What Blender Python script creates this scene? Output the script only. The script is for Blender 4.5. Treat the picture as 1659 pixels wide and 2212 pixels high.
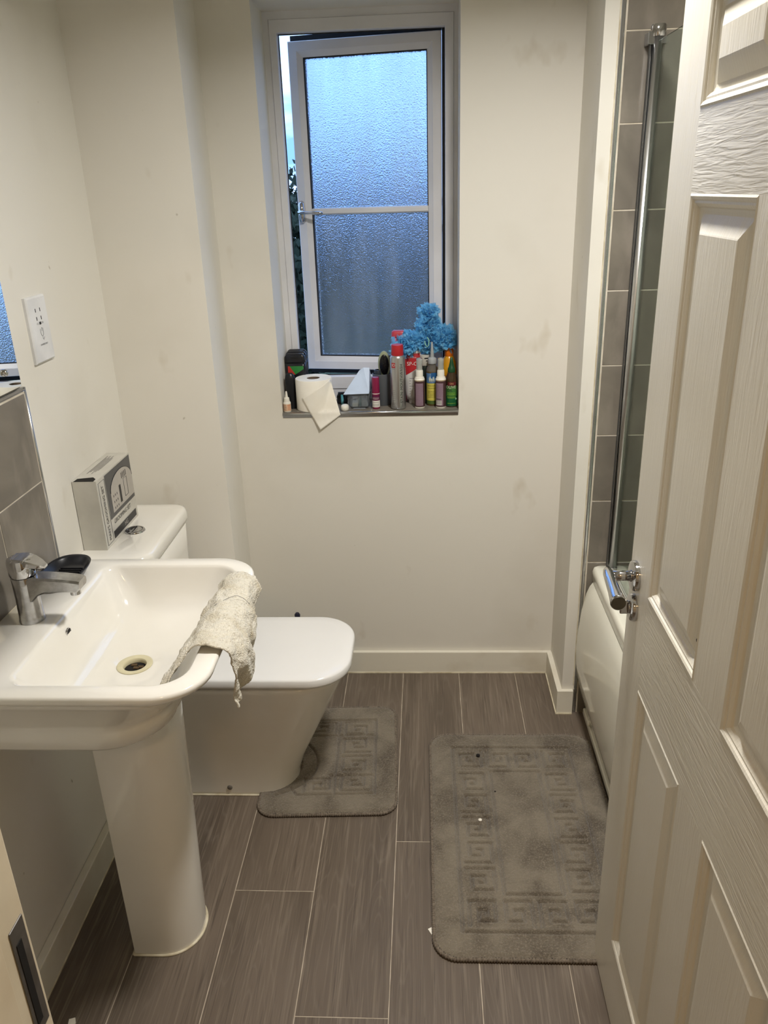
import bpy, bmesh, math, random
import numpy as np
from mathutils import Vector, Matrix, noise as mnoise

random.seed(7); RNG = np.random.default_rng(7)
for o in list(bpy.data.objects): bpy.data.objects.remove(o, do_unlink=True)
SC = bpy.context.scene
COL = SC.collection
PI = math.pi

# ------------------------------------------------------------------ camera
FPX = 1712.985; PITCH, ROLL, YAW = 0.3849493, -0.03273982, -0.0593965
Fv = Vector((math.sin(YAW)*math.cos(PITCH), math.cos(YAW)*math.cos(PITCH), -math.sin(PITCH)))
Rv = Vector((math.cos(YAW), -math.sin(YAW), 0)); Uv = Rv.cross(Fv)
R2 = math.cos(ROLL)*Rv + math.sin(ROLL)*Uv; U2 = -math.sin(ROLL)*Rv + math.cos(ROLL)*Uv
cam = bpy.data.cameras.new('camera'); camo = bpy.data.objects.new('camera', cam); COL.objects.link(camo)
M = Matrix((R2, U2, -Fv)).transposed().to_4x4(); M.translation = (0, 0, 1.65)
camo.matrix_world = M
cam.sensor_fit = 'HORIZONTAL'; cam.sensor_width = 36; cam.lens = FPX/1659*36; cam.clip_start = 0.02
SC.camera = camo
SC.cycles.max_bounces = 8; SC.cycles.diffuse_bounces = 4; SC.cycles.glossy_bounces = 3

# ------------------------------------------------------------------ world, lights, exposure
w = bpy.data.worlds.new('evening_sky'); SC.world = w; w.use_nodes = True
nt = w.node_tree; nt.nodes.clear()
out = nt.nodes.new('ShaderNodeOutputWorld'); bg = nt.nodes.new('ShaderNodeBackground')
tc = nt.nodes.new('ShaderNodeTexCoord'); mp = nt.nodes.new('ShaderNodeMapping'); mp.inputs['Scale'].default_value = (1, 1, 2.6)
nz = nt.nodes.new('ShaderNodeTexNoise'); nz.inputs['Scale'].default_value = 5.2; nz.inputs['Detail'].default_value = 6; nz.inputs['Roughness'].default_value = .55
cr = nt.nodes.new('ShaderNodeValToRGB')
cr.color_ramp.elements[0].position = .42; cr.color_ramp.elements[0].color = (.10, .22, .52, 1)
cr.color_ramp.elements[1].position = .72; cr.color_ramp.elements[1].color = (.80, .90, 1.0, 1)
e = cr.color_ramp.elements.new(.54); e.color = (.26, .42, .74, 1)
nt.links.new(tc.outputs['Generated'], mp.inputs['Vector']); nt.links.new(mp.outputs[0], nz.inputs['Vector'])
nt.links.new(nz.outputs['Fac'], cr.inputs['Fac']); nt.links.new(cr.outputs[0], bg.inputs['Color'])
bg.inputs['Strength'].default_value = 3.5
nt.links.new(bg.outputs[0], out.inputs[0])

def area(name, loc, size, energy, color, rot=(0, 0, 0), spread=180):
    l = bpy.data.lights.new(name, 'AREA'); l.shape = 'DISK'; l.size = size; l.energy = energy; l.color = color; l.spread = math.radians(spread)
    o = bpy.data.objects.new(name, l); COL.objects.link(o); o.location = loc; o.rotation_euler = rot
    return o
area('ceiling_lamp_light', (.29, 1.38, 2.385), .20, 23.5, (1.0, .97, .925), spread=152)
area('hall_lamp_light', (-.05, -.75, 2.385), .25, 8, (1.0, .66, .34))
SC.view_settings.view_transform = 'Standard'; SC.view_settings.look = 'None'
SC.view_settings.exposure = 0.10; SC.view_settings.gamma = 1.0; SC.view_settings.use_curve_mapping = False

# ------------------------------------------------------------------ materials
def lin(r, g, b):
    f = lambda c: (c/255/12.92) if c/255 <= .04045 else ((c/255+.055)/1.055)**2.4
    return (f(r), f(g), f(b), 1)
def pm(name, col, rough=.5, metal=0., spec=.5, coat=0., trans=0., ior=1.45, alpha=1., sheen=0., sss=0.):
    m = bpy.data.materials.new(name); m.use_nodes = True
    b = m.node_tree.nodes['Principled BSDF']
    b.inputs['Base Color'].default_value = col; b.inputs['Roughness'].default_value = rough
    b.inputs['Metallic'].default_value = metal; b.inputs['Specular IOR Level'].default_value = spec
    b.inputs['Coat Weight'].default_value = coat; b.inputs['Coat Roughness'].default_value = .05
    b.inputs['Transmission Weight'].default_value = trans; b.inputs['IOR'].default_value = ior
    b.inputs['Alpha'].default_value = alpha; b.inputs['Sheen Weight'].default_value = sheen
    return m
def bsdf(m): return m.node_tree.nodes['Principled BSDF']
def vary(m, c2, scale=(1, 1, 1), nscale=5., detail=4., lo=.35, hi=.65, coord='Object', bump=0., bdist=.002, distort=0., rough2=None, rnd=False):
    """blend base colour towards c2 by noise, optional bump from the same noise"""
    t = m.node_tree; b = bsdf(m); L = t.links
    tcn = t.nodes.new('ShaderNodeTexCoord'); mpn = t.nodes.new('ShaderNodeMapping'); mpn.inputs['Scale'].default_value = scale
    L.new(tcn.outputs[coord], mpn.inputs['Vector'])
    if rnd:
        oi = t.nodes.new('ShaderNodeObjectInfo'); mu = t.nodes.new('ShaderNodeVectorMath'); mu.operation = 'SCALE'
        cb = t.nodes.new('ShaderNodeCombineXYZ')
        L.new(oi.outputs['Random'], cb.inputs[0]); L.new(oi.outputs['Random'], cb.inputs[1]); L.new(oi.outputs['Random'], cb.inputs[2])
        L.new(cb.outputs[0], mu.inputs[0]); mu.inputs['Scale'].default_value = 37.
        L.new(mu.outputs[0], mpn.inputs['Location'])
    n = t.nodes.new('ShaderNodeTexNoise'); n.inputs['Scale'].default_value = nscale; n.inputs['Detail'].default_value = detail
    n.inputs['Distortion'].default_value = distort
    L.new(mpn.outputs[0], n.inputs['Vector'])
    r = t.nodes.new('ShaderNodeMapRange'); r.inputs['From Min'].default_value = lo; r.inputs['From Max'].default_value = hi
    L.new(n.outputs['Fac'], r.inputs['Value'])
    mx = t.nodes.new('ShaderNodeMix'); mx.data_type = 'RGBA'
    src = b.inputs['Base Color'].links[0].from_socket if b.inputs['Base Color'].links else None
    if src: L.new(src, mx.inputs[6])
    else: mx.inputs[6].default_value = b.inputs['Base Color'].default_value
    mx.inputs[7].default_value = c2
    L.new(r.outputs[0], mx.inputs[0]); L.new(mx.outputs[2], b.inputs['Base Color'])
    if bump:
        add_bump(m, n.outputs['Fac'], bump, bdist)
    return n
def add_bump(m, sock, strength, dist):
    t = m.node_tree; b = bsdf(m); bp = t.nodes.new('ShaderNodeBump')
    bp.inputs['Strength'].default_value = strength; bp.inputs['Distance'].default_value = dist
    t.links.new(sock, bp.inputs['Height'])
    if b.inputs['Normal'].links: t.links.new(b.inputs['Normal'].links[0].from_socket, bp.inputs['Normal'])
    t.links.new(bp.outputs[0], b.inputs['Normal'])
def noise_bump(m, nscale, strength, dist, scale=(1, 1, 1), detail=3., distort=0., coord='Object', kind='noise'):
    t = m.node_tree; tcn = t.nodes.new('ShaderNodeTexCoord'); mpn = t.nodes.new('ShaderNodeMapping'); mpn.inputs['Scale'].default_value = scale
    t.links.new(tcn.outputs[coord], mpn.inputs['Vector'])
    if kind == 'noise':
        n = t.nodes.new('ShaderNodeTexNoise'); n.inputs['Scale'].default_value = nscale; n.inputs['Detail'].default_value = detail; n.inputs['Distortion'].default_value = distort
        s = n.outputs['Fac']
    else:
        n = t.nodes.new('ShaderNodeTexVoronoi'); n.inputs['Scale'].default_value = nscale; s = n.outputs['Distance']
    t.links.new(mpn.outputs[0], n.inputs['Vector']); add_bump(m, s, strength, dist)

MT = {}
MT['wall'] = pm('wall_paint', lin(226, 222, 212), .62); vary(MT['wall'], lin(216, 211, 199), nscale=2.2, lo=.5, hi=.75)
vary(MT['wall'], lin(196, 186, 166), scale=(1, 1, .6), nscale=9, detail=3, lo=.66, hi=.88)
vary(MT['wall'], lin(176, 168, 152), nscale=38, detail=1, lo=.80, hi=.86)
MT['ceiling'] = pm('ceiling_paint', lin(232, 229, 220), .7); vary(MT['ceiling'], lin(228, 225, 215), nscale=2, detail=1)
MT['skirt'] = pm('skirting_gloss', lin(226, 221, 206), .35); vary(MT['skirt'], lin(205, 196, 176), nscale=6, lo=.5, hi=.8)
MT['caulk'] = pm('white_caulk', lin(222, 214, 190), .5); vary(MT['caulk'], lin(190, 178, 150), nscale=30)
MT['ceramic'] = pm('white_ceramic', lin(236, 233, 226), .08, coat=.6); vary(MT['ceramic'], lin(229, 225, 214), nscale=3)
MT['acrylic'] = pm('white_acrylic', lin(232, 229, 214), .14, coat=.3); vary(MT['acrylic'], lin(226, 222, 205), nscale=3)
MT['lid'] = pm('white_seat_plastic', lin(233, 232, 230), .16); vary(MT['lid'], lin(229, 228, 226), nscale=3)
MT['chrome'] = pm('chrome', (.62, .62, .63, 1), .07, 1.); vary(MT['chrome'], (.52, .52, .53, 1), nscale=14)
MT['chrome_scaled'] = pm('limescaled_chrome', (.55, .55, .56, 1), .18, 1.); vary(MT['chrome_scaled'], (.40, .40, .40, 1), nscale=60, detail=8, bump=.15)
MT['satin'] = pm('satin_aluminium', (.74, .74, .74, 1), .30, 1.); vary(MT['satin'], (.64, .64, .64, 1), nscale=6)
MT['trim'] = pm('chrome_trim', (.55, .56, .58, 1), .18, 1.); vary(MT['trim'], (.45, .46, .48, 1), nscale=8)
MT['upvc'] = pm('white_upvc', lin(224, 224, 226), .3); vary(MT['upvc'], lin(212, 212, 214), nscale=5)
MT['rubber'] = pm('black_rubber_seal', lin(22, 22, 24), .7); vary(MT['rubber'], lin(30, 30, 32), nscale=20)
MT['black'] = pm('black_plastic', lin(22, 23, 27), .28); vary(MT['black'], lin(28, 29, 34), nscale=9)
MT['blackhole'] = pm('dark_hole', lin(12, 11, 10), .8); vary(MT['blackhole'], lin(18, 15, 12), nscale=40)
MT['mirror'] = pm('mirror_silver', (.86, .88, .88, 1), .01, 1.); vary(MT['mirror'], (.84, .86, .86, 1), nscale=4)
MT['grout'] = pm('pale_grout', lin(214, 206, 190), .85); vary(MT['grout'], lin(190, 180, 160), nscale=20)
MT['floorbase'] = pm('floor_joint', lin(196, 184, 166), .7); vary(MT['floorbase'], lin(160, 148, 130), nscale=20)
# tiles: warm grey porcelain with cloudy mottling
tl = MT['tile'] = pm('grey_porcelain_tile', lin(128, 121, 110), .30)
vary(tl, lin(106, 100, 91), nscale=5, detail=6, lo=.4, hi=.65, rnd=True, distort=.6); vary(tl, lin(146, 138, 127), scale=(1.5, 1.5, .5), nscale=9, detail=8, lo=.52, hi=.78, rnd=True)
# wood-effect vinyl planks
wd = MT['plank'] = pm('oak_vinyl_plank', lin(108, 96, 84), .45)
vary(wd, lin(90, 79, 68), scale=(2.2, .35, 1), nscale=2.2, detail=5, lo=.38, hi=.66, rnd=True, distort=1.2)
vary(wd, lin(134, 122, 108), scale=(95, 2.2, 1), nscale=1.6, detail=7, lo=.52, hi=.80, rnd=True, distort=.8)
vary(wd, lin(74, 64, 55), scale=(130, 3.4, 1), nscale=1.7, detail=6, lo=.56, hi=.80, rnd=True, distort=.6, bump=.12, bdist=.0008)
# cathedral grain rings
t = wd.node_tree; L = t.links
tcn = t.nodes.new('ShaderNodeTexCoord'); mpn = t.nodes.new('ShaderNodeMapping'); mpn.inputs['Scale'].default_value = (9, .9, 1)
oi = t.nodes.new('ShaderNodeObjectInfo'); cb = t.nodes.new('ShaderNodeCombineXYZ'); mu = t.nodes.new('ShaderNodeMath'); mu.operation = 'MULTIPLY'; mu.inputs[1].default_value = 21
L.new(oi.outputs['Random'], mu.inputs[0]); L.new(mu.outputs[0], cb.inputs[0]); L.new(mu.outputs[0], cb.inputs[1]); L.new(cb.outputs[0], mpn.inputs['Location'])
wv = t.nodes.new('ShaderNodeTexNoise'); wv.inputs['Scale'].default_value = 1.0; wv.inputs['Detail'].default_value = 1.5; wv.inputs['Distortion'].default_value = .3
L.new(tcn.outputs['Object'], mpn.inputs['Vector']); L.new(mpn.outputs[0], wv.inputs['Vector'])
ms = t.nodes.new('ShaderNodeMath'); ms.operation = 'MULTIPLY'; ms.inputs[1].default_value = 22; L.new(wv.outputs['Fac'], ms.inputs[0])
pp = t.nodes.new('ShaderNodeMath'); pp.operation = 'PINGPONG'; pp.inputs[1].default_value = .5; L.new(ms.outputs[0], pp.inputs[0])
rg = t.nodes.new('ShaderNodeMapRange'); rg.inputs['From Min'].default_value = .36; rg.inputs['From Max'].default_value = .5; rg.inputs['To Max'].default_value = .11; L.new(pp.outputs[0], rg.inputs['Value'])
mx = t.nodes.new('ShaderNodeMix'); mx.data_type = 'RGBA'; mx.inputs[7].default_value = lin(150, 140, 130)
L.new(bsdf(wd).inputs['Base Color'].links[0].from_socket, mx.inputs[6]); L.new(rg.outputs[0], mx.inputs[0]); L.new(mx.outputs[2], bsdf(wd).inputs['Base Color'])
# painted, grain-embossed door skin
for nm, sc in (('door_v', (1, 30, 2.2)), ('door_h', (1, 2.2, 30))):
    m = MT[nm] = pm('door_paint_'+('upright' if nm[-1] == 'v' else 'level')+'_grain', lin(224, 219, 206), .3)
    vary(m, lin(218, 212, 197), nscale=3)
    noise_bump(m, 5.5, .38, .0022, scale=sc, detail=3, distort=1.0)
MT['jamb'] = pm('jamb_paint', lin(226, 214, 188), .45); vary(MT['jamb'], lin(214, 200, 172), nscale=8)
MT['steel'] = pm('dull_steel', (.22, .21, .20, 1), .4, .8); vary(MT['steel'], (.14, .13, .12, 1), nscale=30)
# frosted glass with pebbled relief
fg = MT['frost'] = pm('pebbled_frosted_glass', (.72, .83, .95, 1), .25, trans=1., ior=1.35)
noise_bump(fg, 250, .58, .004, detail=1.5); vary(fg, (.64, .76, .90, 1), nscale=4, scale=(1, 1, .4), lo=.5, hi=.7)
t = fg.node_tree; tcn = t.nodes.new('ShaderNodeTexCoord'); mpn = t.nodes.new('ShaderNodeMapping'); mpn.inputs['Scale'].default_value = (9, 9, 1.6); mpn.inputs['Rotation'].default_value = (0, .35, 0)
n_ = t.nodes.new('ShaderNodeTexNoise'); n_.inputs['Scale'].default_value = 2.2; n_.inputs['Detail'].default_value = 5; r_ = t.nodes.new('ShaderNodeMapRange')
r_.inputs['From Min'].default_value = .35; r_.inputs['From Max'].default_value = .7; r_.inputs['To Min'].default_value = .95; r_.inputs['To Max'].default_value = .85
t.links.new(tcn.outputs['Object'], mpn.inputs['Vector']); t.links.new(mpn.outputs[0], n_.inputs['Vector']); t.links.new(n_.outputs['Fac'], r_.inputs['Value']); t.links.new(r_.outputs[0], bsdf(fg).inputs['Transmission Weight'])
cg = MT['clearglass'] = pm('green_tinted_screen_glass', (.72, .82, .78, 1), .0, trans=1., ior=1.2); vary(cg, (.69, .80, .76, 1), nscale=3)
MT['clearplastic'] = pm('clear_plastic', (.9, .94, .96, 1), .05, trans=.92, ior=1.2); vary(MT['clearplastic'], (.8, .86, .9, 1), nscale=12)
MT['paper'] = pm('toilet_tissue', lin(240, 236, 225), .95); vary(MT['paper'], lin(234, 228, 214), nscale=12); noise_bump(MT['paper'], 500, .25, .001)
MT['cardtube'] = pm('brown_card', lin(120, 104, 88), .9); vary(MT['cardtube'], lin(100, 86, 72), nscale=20)
rug = MT['rug'] = pm('taupe_rug_pile', lin(128, 119, 104), 1., spec=.1, sheen=.25); vary(rug, lin(92, 83, 71), nscale=9, detail=6, lo=.4, hi=.66, distort=.5); vary(rug, lin(140, 130, 115), nscale=240, detail=2, lo=.5, hi=.75); noise_bump(rug, 420, .8, .004)
MT['rugedge'] = pm('taupe_rug_binding', lin(124, 113, 99), .95, sheen=.2); vary(MT['rugedge'], lin(92, 82, 70), nscale=160)
tw = MT['cloth'] = pm('cream_terry_cloth', lin(228, 222, 206), 1., spec=.1, sheen=.3); vary(tw, lin(196, 182, 150), nscale=22, detail=7, lo=.5, hi=.8); vary(tw, lin(168, 154, 122), nscale=190, detail=3, lo=.55, hi=.85); noise_bump(tw, 330, 1., .005, detail=4)
MT['leaf'] = pm('dark_leaf', lin(44, 52, 40), .7, spec=.15); vary(MT['leaf'], lin(66, 74, 56), nscale=1.4, lo=.4, hi=.7)
MT['leaf2'] = pm('olive_leaf', lin(66, 70, 52), .7, spec=.15); vary(MT['leaf2'], lin(44, 50, 38), nscale=1.6, lo=.4, hi=.7)
MT['bark'] = pm('bark', lin(60, 52, 44), .9); vary(MT['bark'], lin(40, 34, 28), nscale=8)
MT['grass'] = pm('lawn', lin(58, 70, 38), 1.); vary(MT['grass'], lin(44, 54, 30), nscale=1.2)
MT['brick'] = pm('outer_wall_brick', lin(120, 84, 66), .9); vary(MT['brick'], lin(96, 68, 54), nscale=12)
def flat(name, rgb, rough=.4, metal=0., c2=None, ns=14, **k):
    if name in MT: return MT[name]
    m = MT[name] = pm(name, lin(*rgb), rough, metal, **k)
    vary(m, lin(*(c2 or tuple(max(0, int(c*.93)) for c in rgb))), nscale=ns)
    return m

# ------------------------------------------------------------------ mesh helpers
def rootloc(p):
    v = Vector((0, 0, 0))
    while p is not None:
        v += Vector(p.location); p = p.parent
    return v
def mesh(name, verts, faces, mat, parent=None, smooth=False, mats=None, fm=None):
    off = rootloc(parent)
    me = bpy.data.meshes.new(name)
    me.from_pydata([(v[0]-off.x, v[1]-off.y, v[2]-off.z) for v in verts], [], faces)
    for m in (mats or [mat]): me.materials.append(MT[m] if isinstance(m, str) else m)
    if fm is not None: me.polygons.foreach_set('material_index', fm)
    if smooth: me.polygons.foreach_set('use_smooth', [True]*len(me.polygons))
    me.update()
    o = bpy.data.objects.new(name, me); COL.objects.link(o)
    if parent: o.parent = parent
    return o
def tag(o, label=None, cat=None, group=None, kind=None):
    if label: o['label'] = label
    if cat: o['category'] = cat
    if group: o['group'] = group
    if kind: o['kind'] = kind
    return o
def thing(name, label, cat, loc, group=None, kind=None):
    o = bpy.data.objects.new(name, None); COL.objects.link(o); o.location = loc; o.empty_display_size = .05
    return tag(o, label, cat, group, kind)
def struct(o, label=None): return tag(o, label, None, None, 'structure')
def bm_obj(name, bm, mat, parent=None, smooth=False):
    vs = [v.co[:] for v in bm.verts]; bm.verts.index_update()
    fs = [[v.index for v in f.verts] for f in bm.faces]; bm.free()
    return mesh(name, vs, fs, mat, parent, smooth)
def box(name, x0, x1, y0, y1, z0, z1, mat, parent=None, bev=0., seg=2, smooth=False):
    bm = bmesh.new(); bmesh.ops.create_cube(bm, size=1)
    for v in bm.verts: v.co = Vector((x0+(v.co.x+.5)*(x1-x0), y0+(v.co.y+.5)*(y1-y0), z0+(v.co.z+.5)*(z1-z0)))
    if bev: bmesh.ops.bevel(bm, geom=bm.edges[:], offset=bev, segments=seg, affect='EDGES', profile=.5)
    return bm_obj(name, bm, mat, parent, smooth)
def boxes(name, bl, mat, parent=None):
    V, F = [], []
    for (x0, x1, y0, y1, z0, z1) in bl:
        b = len(V)
        V += [(x0, y0, z0), (x1, y0, z0), (x1, y1, z0), (x0, y1, z0), (x0, y0, z1), (x1, y0, z1), (x1, y1, z1), (x0, y1, z1)]
        F += [[b+i for i in f] for f in ((0, 3, 2, 1), (4, 5, 6, 7), (0, 1, 5, 4), (1, 2, 6, 5), (2, 3, 7, 6), (3, 0, 4, 7))]
    return mesh(name, V, F, mat, parent)
def loft_vf(rings, cap0=True, cap1=True, closed=True):
    n = len(rings[0]); V = [p for r in rings for p in r]; F = []
    for i in range(len(rings)-1):
        for j in range(n if closed else n-1):
            k = (j+1) % n; F.append([i*n+j, i*n+k, (i+1)*n+k, (i+1)*n+j])
    if cap0: F.append(list(range(n))[::-1])
    if cap1: F.append([(len(rings)-1)*n+j for j in range(n)])
    return V, F
def loft(name, rings, mat, parent=None, cap0=True, cap1=True, smooth=True, sub=0, closed=True):
    V, F = loft_vf(rings, cap0, cap1, closed); o = mesh(name, V, F, mat, parent, smooth)
    if sub:
        md = o.modifiers.new('sub', 'SUBSURF'); md.levels = sub; md.render_levels = sub
    return o
def ring(c, r, n=32, axis='z', ry=None):
    ry = r if ry is None else ry; P = []
    for i in range(n):
        a = 2*PI*i/n; u, v = r*math.cos(a), ry*math.sin(a)
        P.append((c[0]+u, c[1]+v, c[2]) if axis == 'z' else (c[0], c[1]+u, c[2]+v) if axis == 'x' else (c[0]+v, c[1], c[2]+u))
    return P
def lathe(name, prof, c, mat, parent=None, n=32, axis='z', ry=1., cap0=True, cap1=True, smooth=True):
    d = {'z': (0, 0, 1), 'x': (1, 0, 0), 'y': (0, 1, 0)}[axis]
    rings = [ring((c[0]+d[0]*h, c[1]+d[1]*h, c[2]+d[2]*h), r, n, axis, r*ry) for r, h in prof]
    o = loft(name, rings, mat, parent, cap0, cap1, smooth)
    if smooth: sharp(o)
    return o
def sharp(o, ang=40):
    me = o.data; bm = bmesh.new(); bm.from_mesh(me)
    for e in bm.edges:
        if len(e.link_faces) == 2 and e.calc_face_angle(0) > math.radians(ang): e.smooth = False
    bm.to_mesh(me); bm.free()
def rr(x0, x1, y0, y1, z, rf, rb=.002, ns=6, na=8):
    """rounded rectangle in plan; rf radius on the +x corners, rb on the -x corners"""
    P = []
    def arc(cx, cy, r, a0, a1):
        for i in range(na+1):
            a = a0+(a1-a0)*i/na; P.append((cx+r*math.cos(a), cy+r*math.sin(a), z))
    def side(a, b):
        for i in range(1, ns): P.append((a[0]+(b[0]-a[0])*i/ns, a[1]+(b[1]-a[1])*i/ns, z))
    arc(x0+rb, y0+rb, rb, PI, 1.5*PI); side((x0+rb, y0), (x1-rf, y0))
    arc(x1-rf, y0+rf, rf, 1.5*PI, 2*PI); side((x1, y0+rf), (x1, y1-rf))
    arc(x1-rf, y1-rf, rf, 0, .5*PI); side((x1-rf, y1), (x0+rb, y1))
    arc(x0+rb, y1-rb, rb, .5*PI, PI); side((x0, y1-rb), (x0, y0+rb))
    return P
def tube(name, pts, rad, mat, parent=None, n=12, caps=True, closed=False, flat_=1.):
    pts = [Vector(p) for p in pts]; rings = []; N = len(pts)
    rad = rad if isinstance(rad, (list, tuple)) else [rad]*N
    up = Vector((0, 0, 1)); prev = None
    for i, p in enumerate(pts):
        a = pts[(i-1) % N] if (closed or i) else p; b = pts[(i+1) % N] if (closed or i < N-1) else p
        d = (b-a).normalized()
        s = d.cross(up) if abs(d.dot(up)) < .98 else d.cross(Vector((0, 1, 0)))
        s.normalize(); q = s.cross(d)
        if prev is not None and s.dot(prev) < 0: s, q = -s, -q
        prev = s
        rings.append([tuple(p+s*rad[i]*math.cos(2*PI*k/n)+q*rad[i]*flat_*math.sin(2*PI*k/n)) for k in range(n)])
    if closed: rings.append(rings[0])
    return loft(name, rings, mat, parent, caps and not closed, caps and not closed, True)
def rect_rings(name, O, U, V_, N, rings, mat, parent=None, cap0=False, cap1=False):
    """nested rectangles (u0,u1,v0,v1,depth along N) joined one to the next"""
    O, U, V_, N = Vector(O), Vector(U), Vector(V_), Vector(N); R = []
    for u0, u1, v0, v1, d in rings:
        R.append([tuple(O+U*u+V_*v+N*d) for u, v in ((u0, v0), (u1, v0), (u1, v1), (u0, v1))])
    V, F = loft_vf(R, cap0, cap1)
    bm = bmesh.new(); bv = [bm.verts.new(v) for v in V]
    for f in F: bm.faces.new([bv[i] for i in f])
    bmesh.ops.recalc_face_normals(bm, faces=bm.faces[:])
    return bm_obj(name, bm, mat, parent)
def inset(u0, u1, v0, v1, lst): return [(u0+i, u1-i, v0+i, v1-i, d) for i, d in lst]
def text_vf(s, size, spacing=1.):
    cu = bpy.data.curves.new('t', 'FONT'); cu.body = s; cu.size = size; cu.align_x = 'CENTER'; cu.align_y = 'CENTER'; cu.resolution_u = 3; cu.space_character = spacing
    o = bpy.data.objects.new('t', cu); COL.objects.link(o)
    bpy.context.view_layer.update()
    me = bpy.data.meshes.new_from_object(o.evaluated_get(bpy.context.evaluated_depsgraph_get()))
    V = [v.co[:2] for v in me.vertices]; F = [list(p.vertices) for p in me.polygons]
    bpy.data.objects.remove(o); bpy.data.curves.remove(cu); bpy.data.meshes.remove(me)
    return V, F
def text_flat(name, s, size, O, U, V_, mat, parent, sx=1.):
    V, F = text_vf(s, size); O, U, V_ = Vector(O), Vector(U), Vector(V_)
    return mesh(name, [tuple(O+U*(x*sx)+V_*y) for x, y in V], F, mat, parent)
def cyl_map(c, r, ang0, x, y):
    a = ang0+x/r; return (c[0]+r*math.cos(a), c[1]+r*math.sin(a), c[2]+y)
def text_cyl(name, s, size, c, r, ang0, mat, parent, vertical=False, sx=1.):
    V, F = text_vf(s, size)
    W = [cyl_map(c, r, ang0, -y if vertical else x*sx, x if vertical else y) for x, y in V]
    return mesh(name, W, F, mat, parent)
def band(name, c, r, a0, a1, z0, z1, mat, parent, n=24, ry=1.):
    V, F = [], []
    for i in range(n+1):
        a = a0+(a1-a0)*i/n
        V += [(c[0]+r*math.cos(a), c[1]+r*ry*math.sin(a), c[2]+z0), (c[0]+r*math.cos(a), c[1]+r*ry*math.sin(a), c[2]+z1)]
    for i in range(n): F.append([2*i, 2*i+2, 2*i+3, 2*i+1])
    return mesh(name, V, F, mat, parent, True)
def fine_print(name, c, r, a0, a1, rows, mat, parent, lw=.0012):
    V, F = [], []
    rnd = random.Random(len(rows))
    for z in rows:
        a = a0+.03
        while a < a1-.05:
            l = rnd.uniform(.04, .16); b = min(a+l, a1-.02); n = len(V)
            for aa in (a, b):
                for zz in (z, z+lw): V.append((c[0]+r*math.cos(aa), c[1]+r*math.sin(aa), c[2]+zz))
            F.append([n, n+2, n+3, n+1]); a = b+.05
    return mesh(name, V, F, mat, parent)

# ================================================================== THE ROOM
XL, XR, YB, YN, ZC = -.88, 1.21, 2.5, .57, 2.40      # left, right, back, near wall faces; ceiling
WX0, WX1, WZ0, WZ1 = -.47, .103, .978, 2.143          # window opening
# floor: pale bedding that shows in the joints, planks as pieces
floor = struct(box('floor', XL-.1, XR+.1, -1.6, YB+.02, -.06, -.0004, 'floorbase'), 'grey-brown wood-effect plank floor with pale joints')
PW = .2035; X0 = -.0957
joints = {-4: [.9, 2.12], -3: [.75, 1.96], -2: [.28, 1.498], -1: [-.05, 1.168], 0: [.45, 1.669], 1: [.86, 2.08], 2: [.3, 1.52], 3: [.7, 1.92], 4: [.4, 1.6], 5: [.8, 2.0]}
for k in range(-4, 6):
    xa, xb = X0+k*PW, X0+(k+1)*PW
    xa, xb = max(xa, XL+.001), min(xb, XR-.001)
    ys = [-1.58]+joints[k]+[YB-.002]
    for a, b in zip(ys, ys[1:]):
        box('plank', xa+.0011, xb-.0011, a+.0011, b-.0011, -.0025, 0.0, 'plank', floor)
# ceiling, walls
struct(box('ceiling', XL-.1, XR+.1, -1.6, YB+.25, ZC, ZC+.08, 'ceiling'))
struct(box('wall_left', XL-.1, XL, -1.6, YB, -.06, ZC, 'wall'), 'off-white painted left wall')
struct(box('wall_right', XR, XR+.1, -1.6, YB, -.06, ZC, 'wall'))
wall_back = struct(boxes('wall_back', [(XL-.1, WX0, YB, YB+.24, -.06, ZC), (WX1, XR+.1, YB, YB+.24, -.06, ZC), (WX0, WX1, YB, YB+.24, -.06, WZ0), (WX0, WX1, YB, YB+.24, WZ1, ZC)], 'wall'), 'off-white painted back wall with window recess')
struct(boxes('wall_near', [(XL, -.445, YN-.13, YN, -.06, ZC), (.451, XR, YN-.13, YN, -.06, ZC), (-.445, .451, YN-.13, YN, 2.07, ZC)], 'wall'))
struct(box('wall_hall', XL, XR, -1.62, -1.58, -.06, ZC, 'wall'))
# boxed-in pipe chase in the back left corner
V = [(XL, 2.19, 0), (-.598, 2.20, 0), (-.625, YB, 0), (XL, YB, 0)]
V = V+[(x, y, ZC) for x, y, z in V]
struct(mesh('wall_pipe_boxing', V, [[0, 1, 5, 4], [1, 2, 6, 5], [0, 3, 2, 1], [4, 5, 6, 7]], 'wall'), 'painted boxing in corner behind toilet')
# pier before the bath, then the tiled end wall
struct(box('wall_pier', .441, .479, 2.257, YB, 0, ZC, 'wall'), 'narrow painted pier beside the tiled bath wall')
tw_ = struct(box('wall_bath_end', .479, XR, 2.2526, YB, 0, ZC, 'grout'), 'grey tiled wall at the end of the bath')
zz = .56-3*.2046
ti = 0
while zz < ZC:
    xs = [.4935, .893, XR]
    for a, b in zip(xs, xs[1:]):
        z0, z1 = max(zz+.0016, .001), min(zz+.2046-.0016, ZC-.002)
        if z1 > z0+.01: box('tile', a+.0015, b-.0015, 2.2515, 2.2635, z0, z1, 'tile', tw_, bev=.0008, seg=1)
    zz += .2046
box('tile_trim', .4795, .4905, 2.2495, 2.2635, .0, ZC-.001, 'trim', tw_, bev=.003)
box('caulk_bead', .4765, .4805, 2.2535, 2.262, .11, ZC-.001, 'caulk', tw_, bev=.0015)
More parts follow.
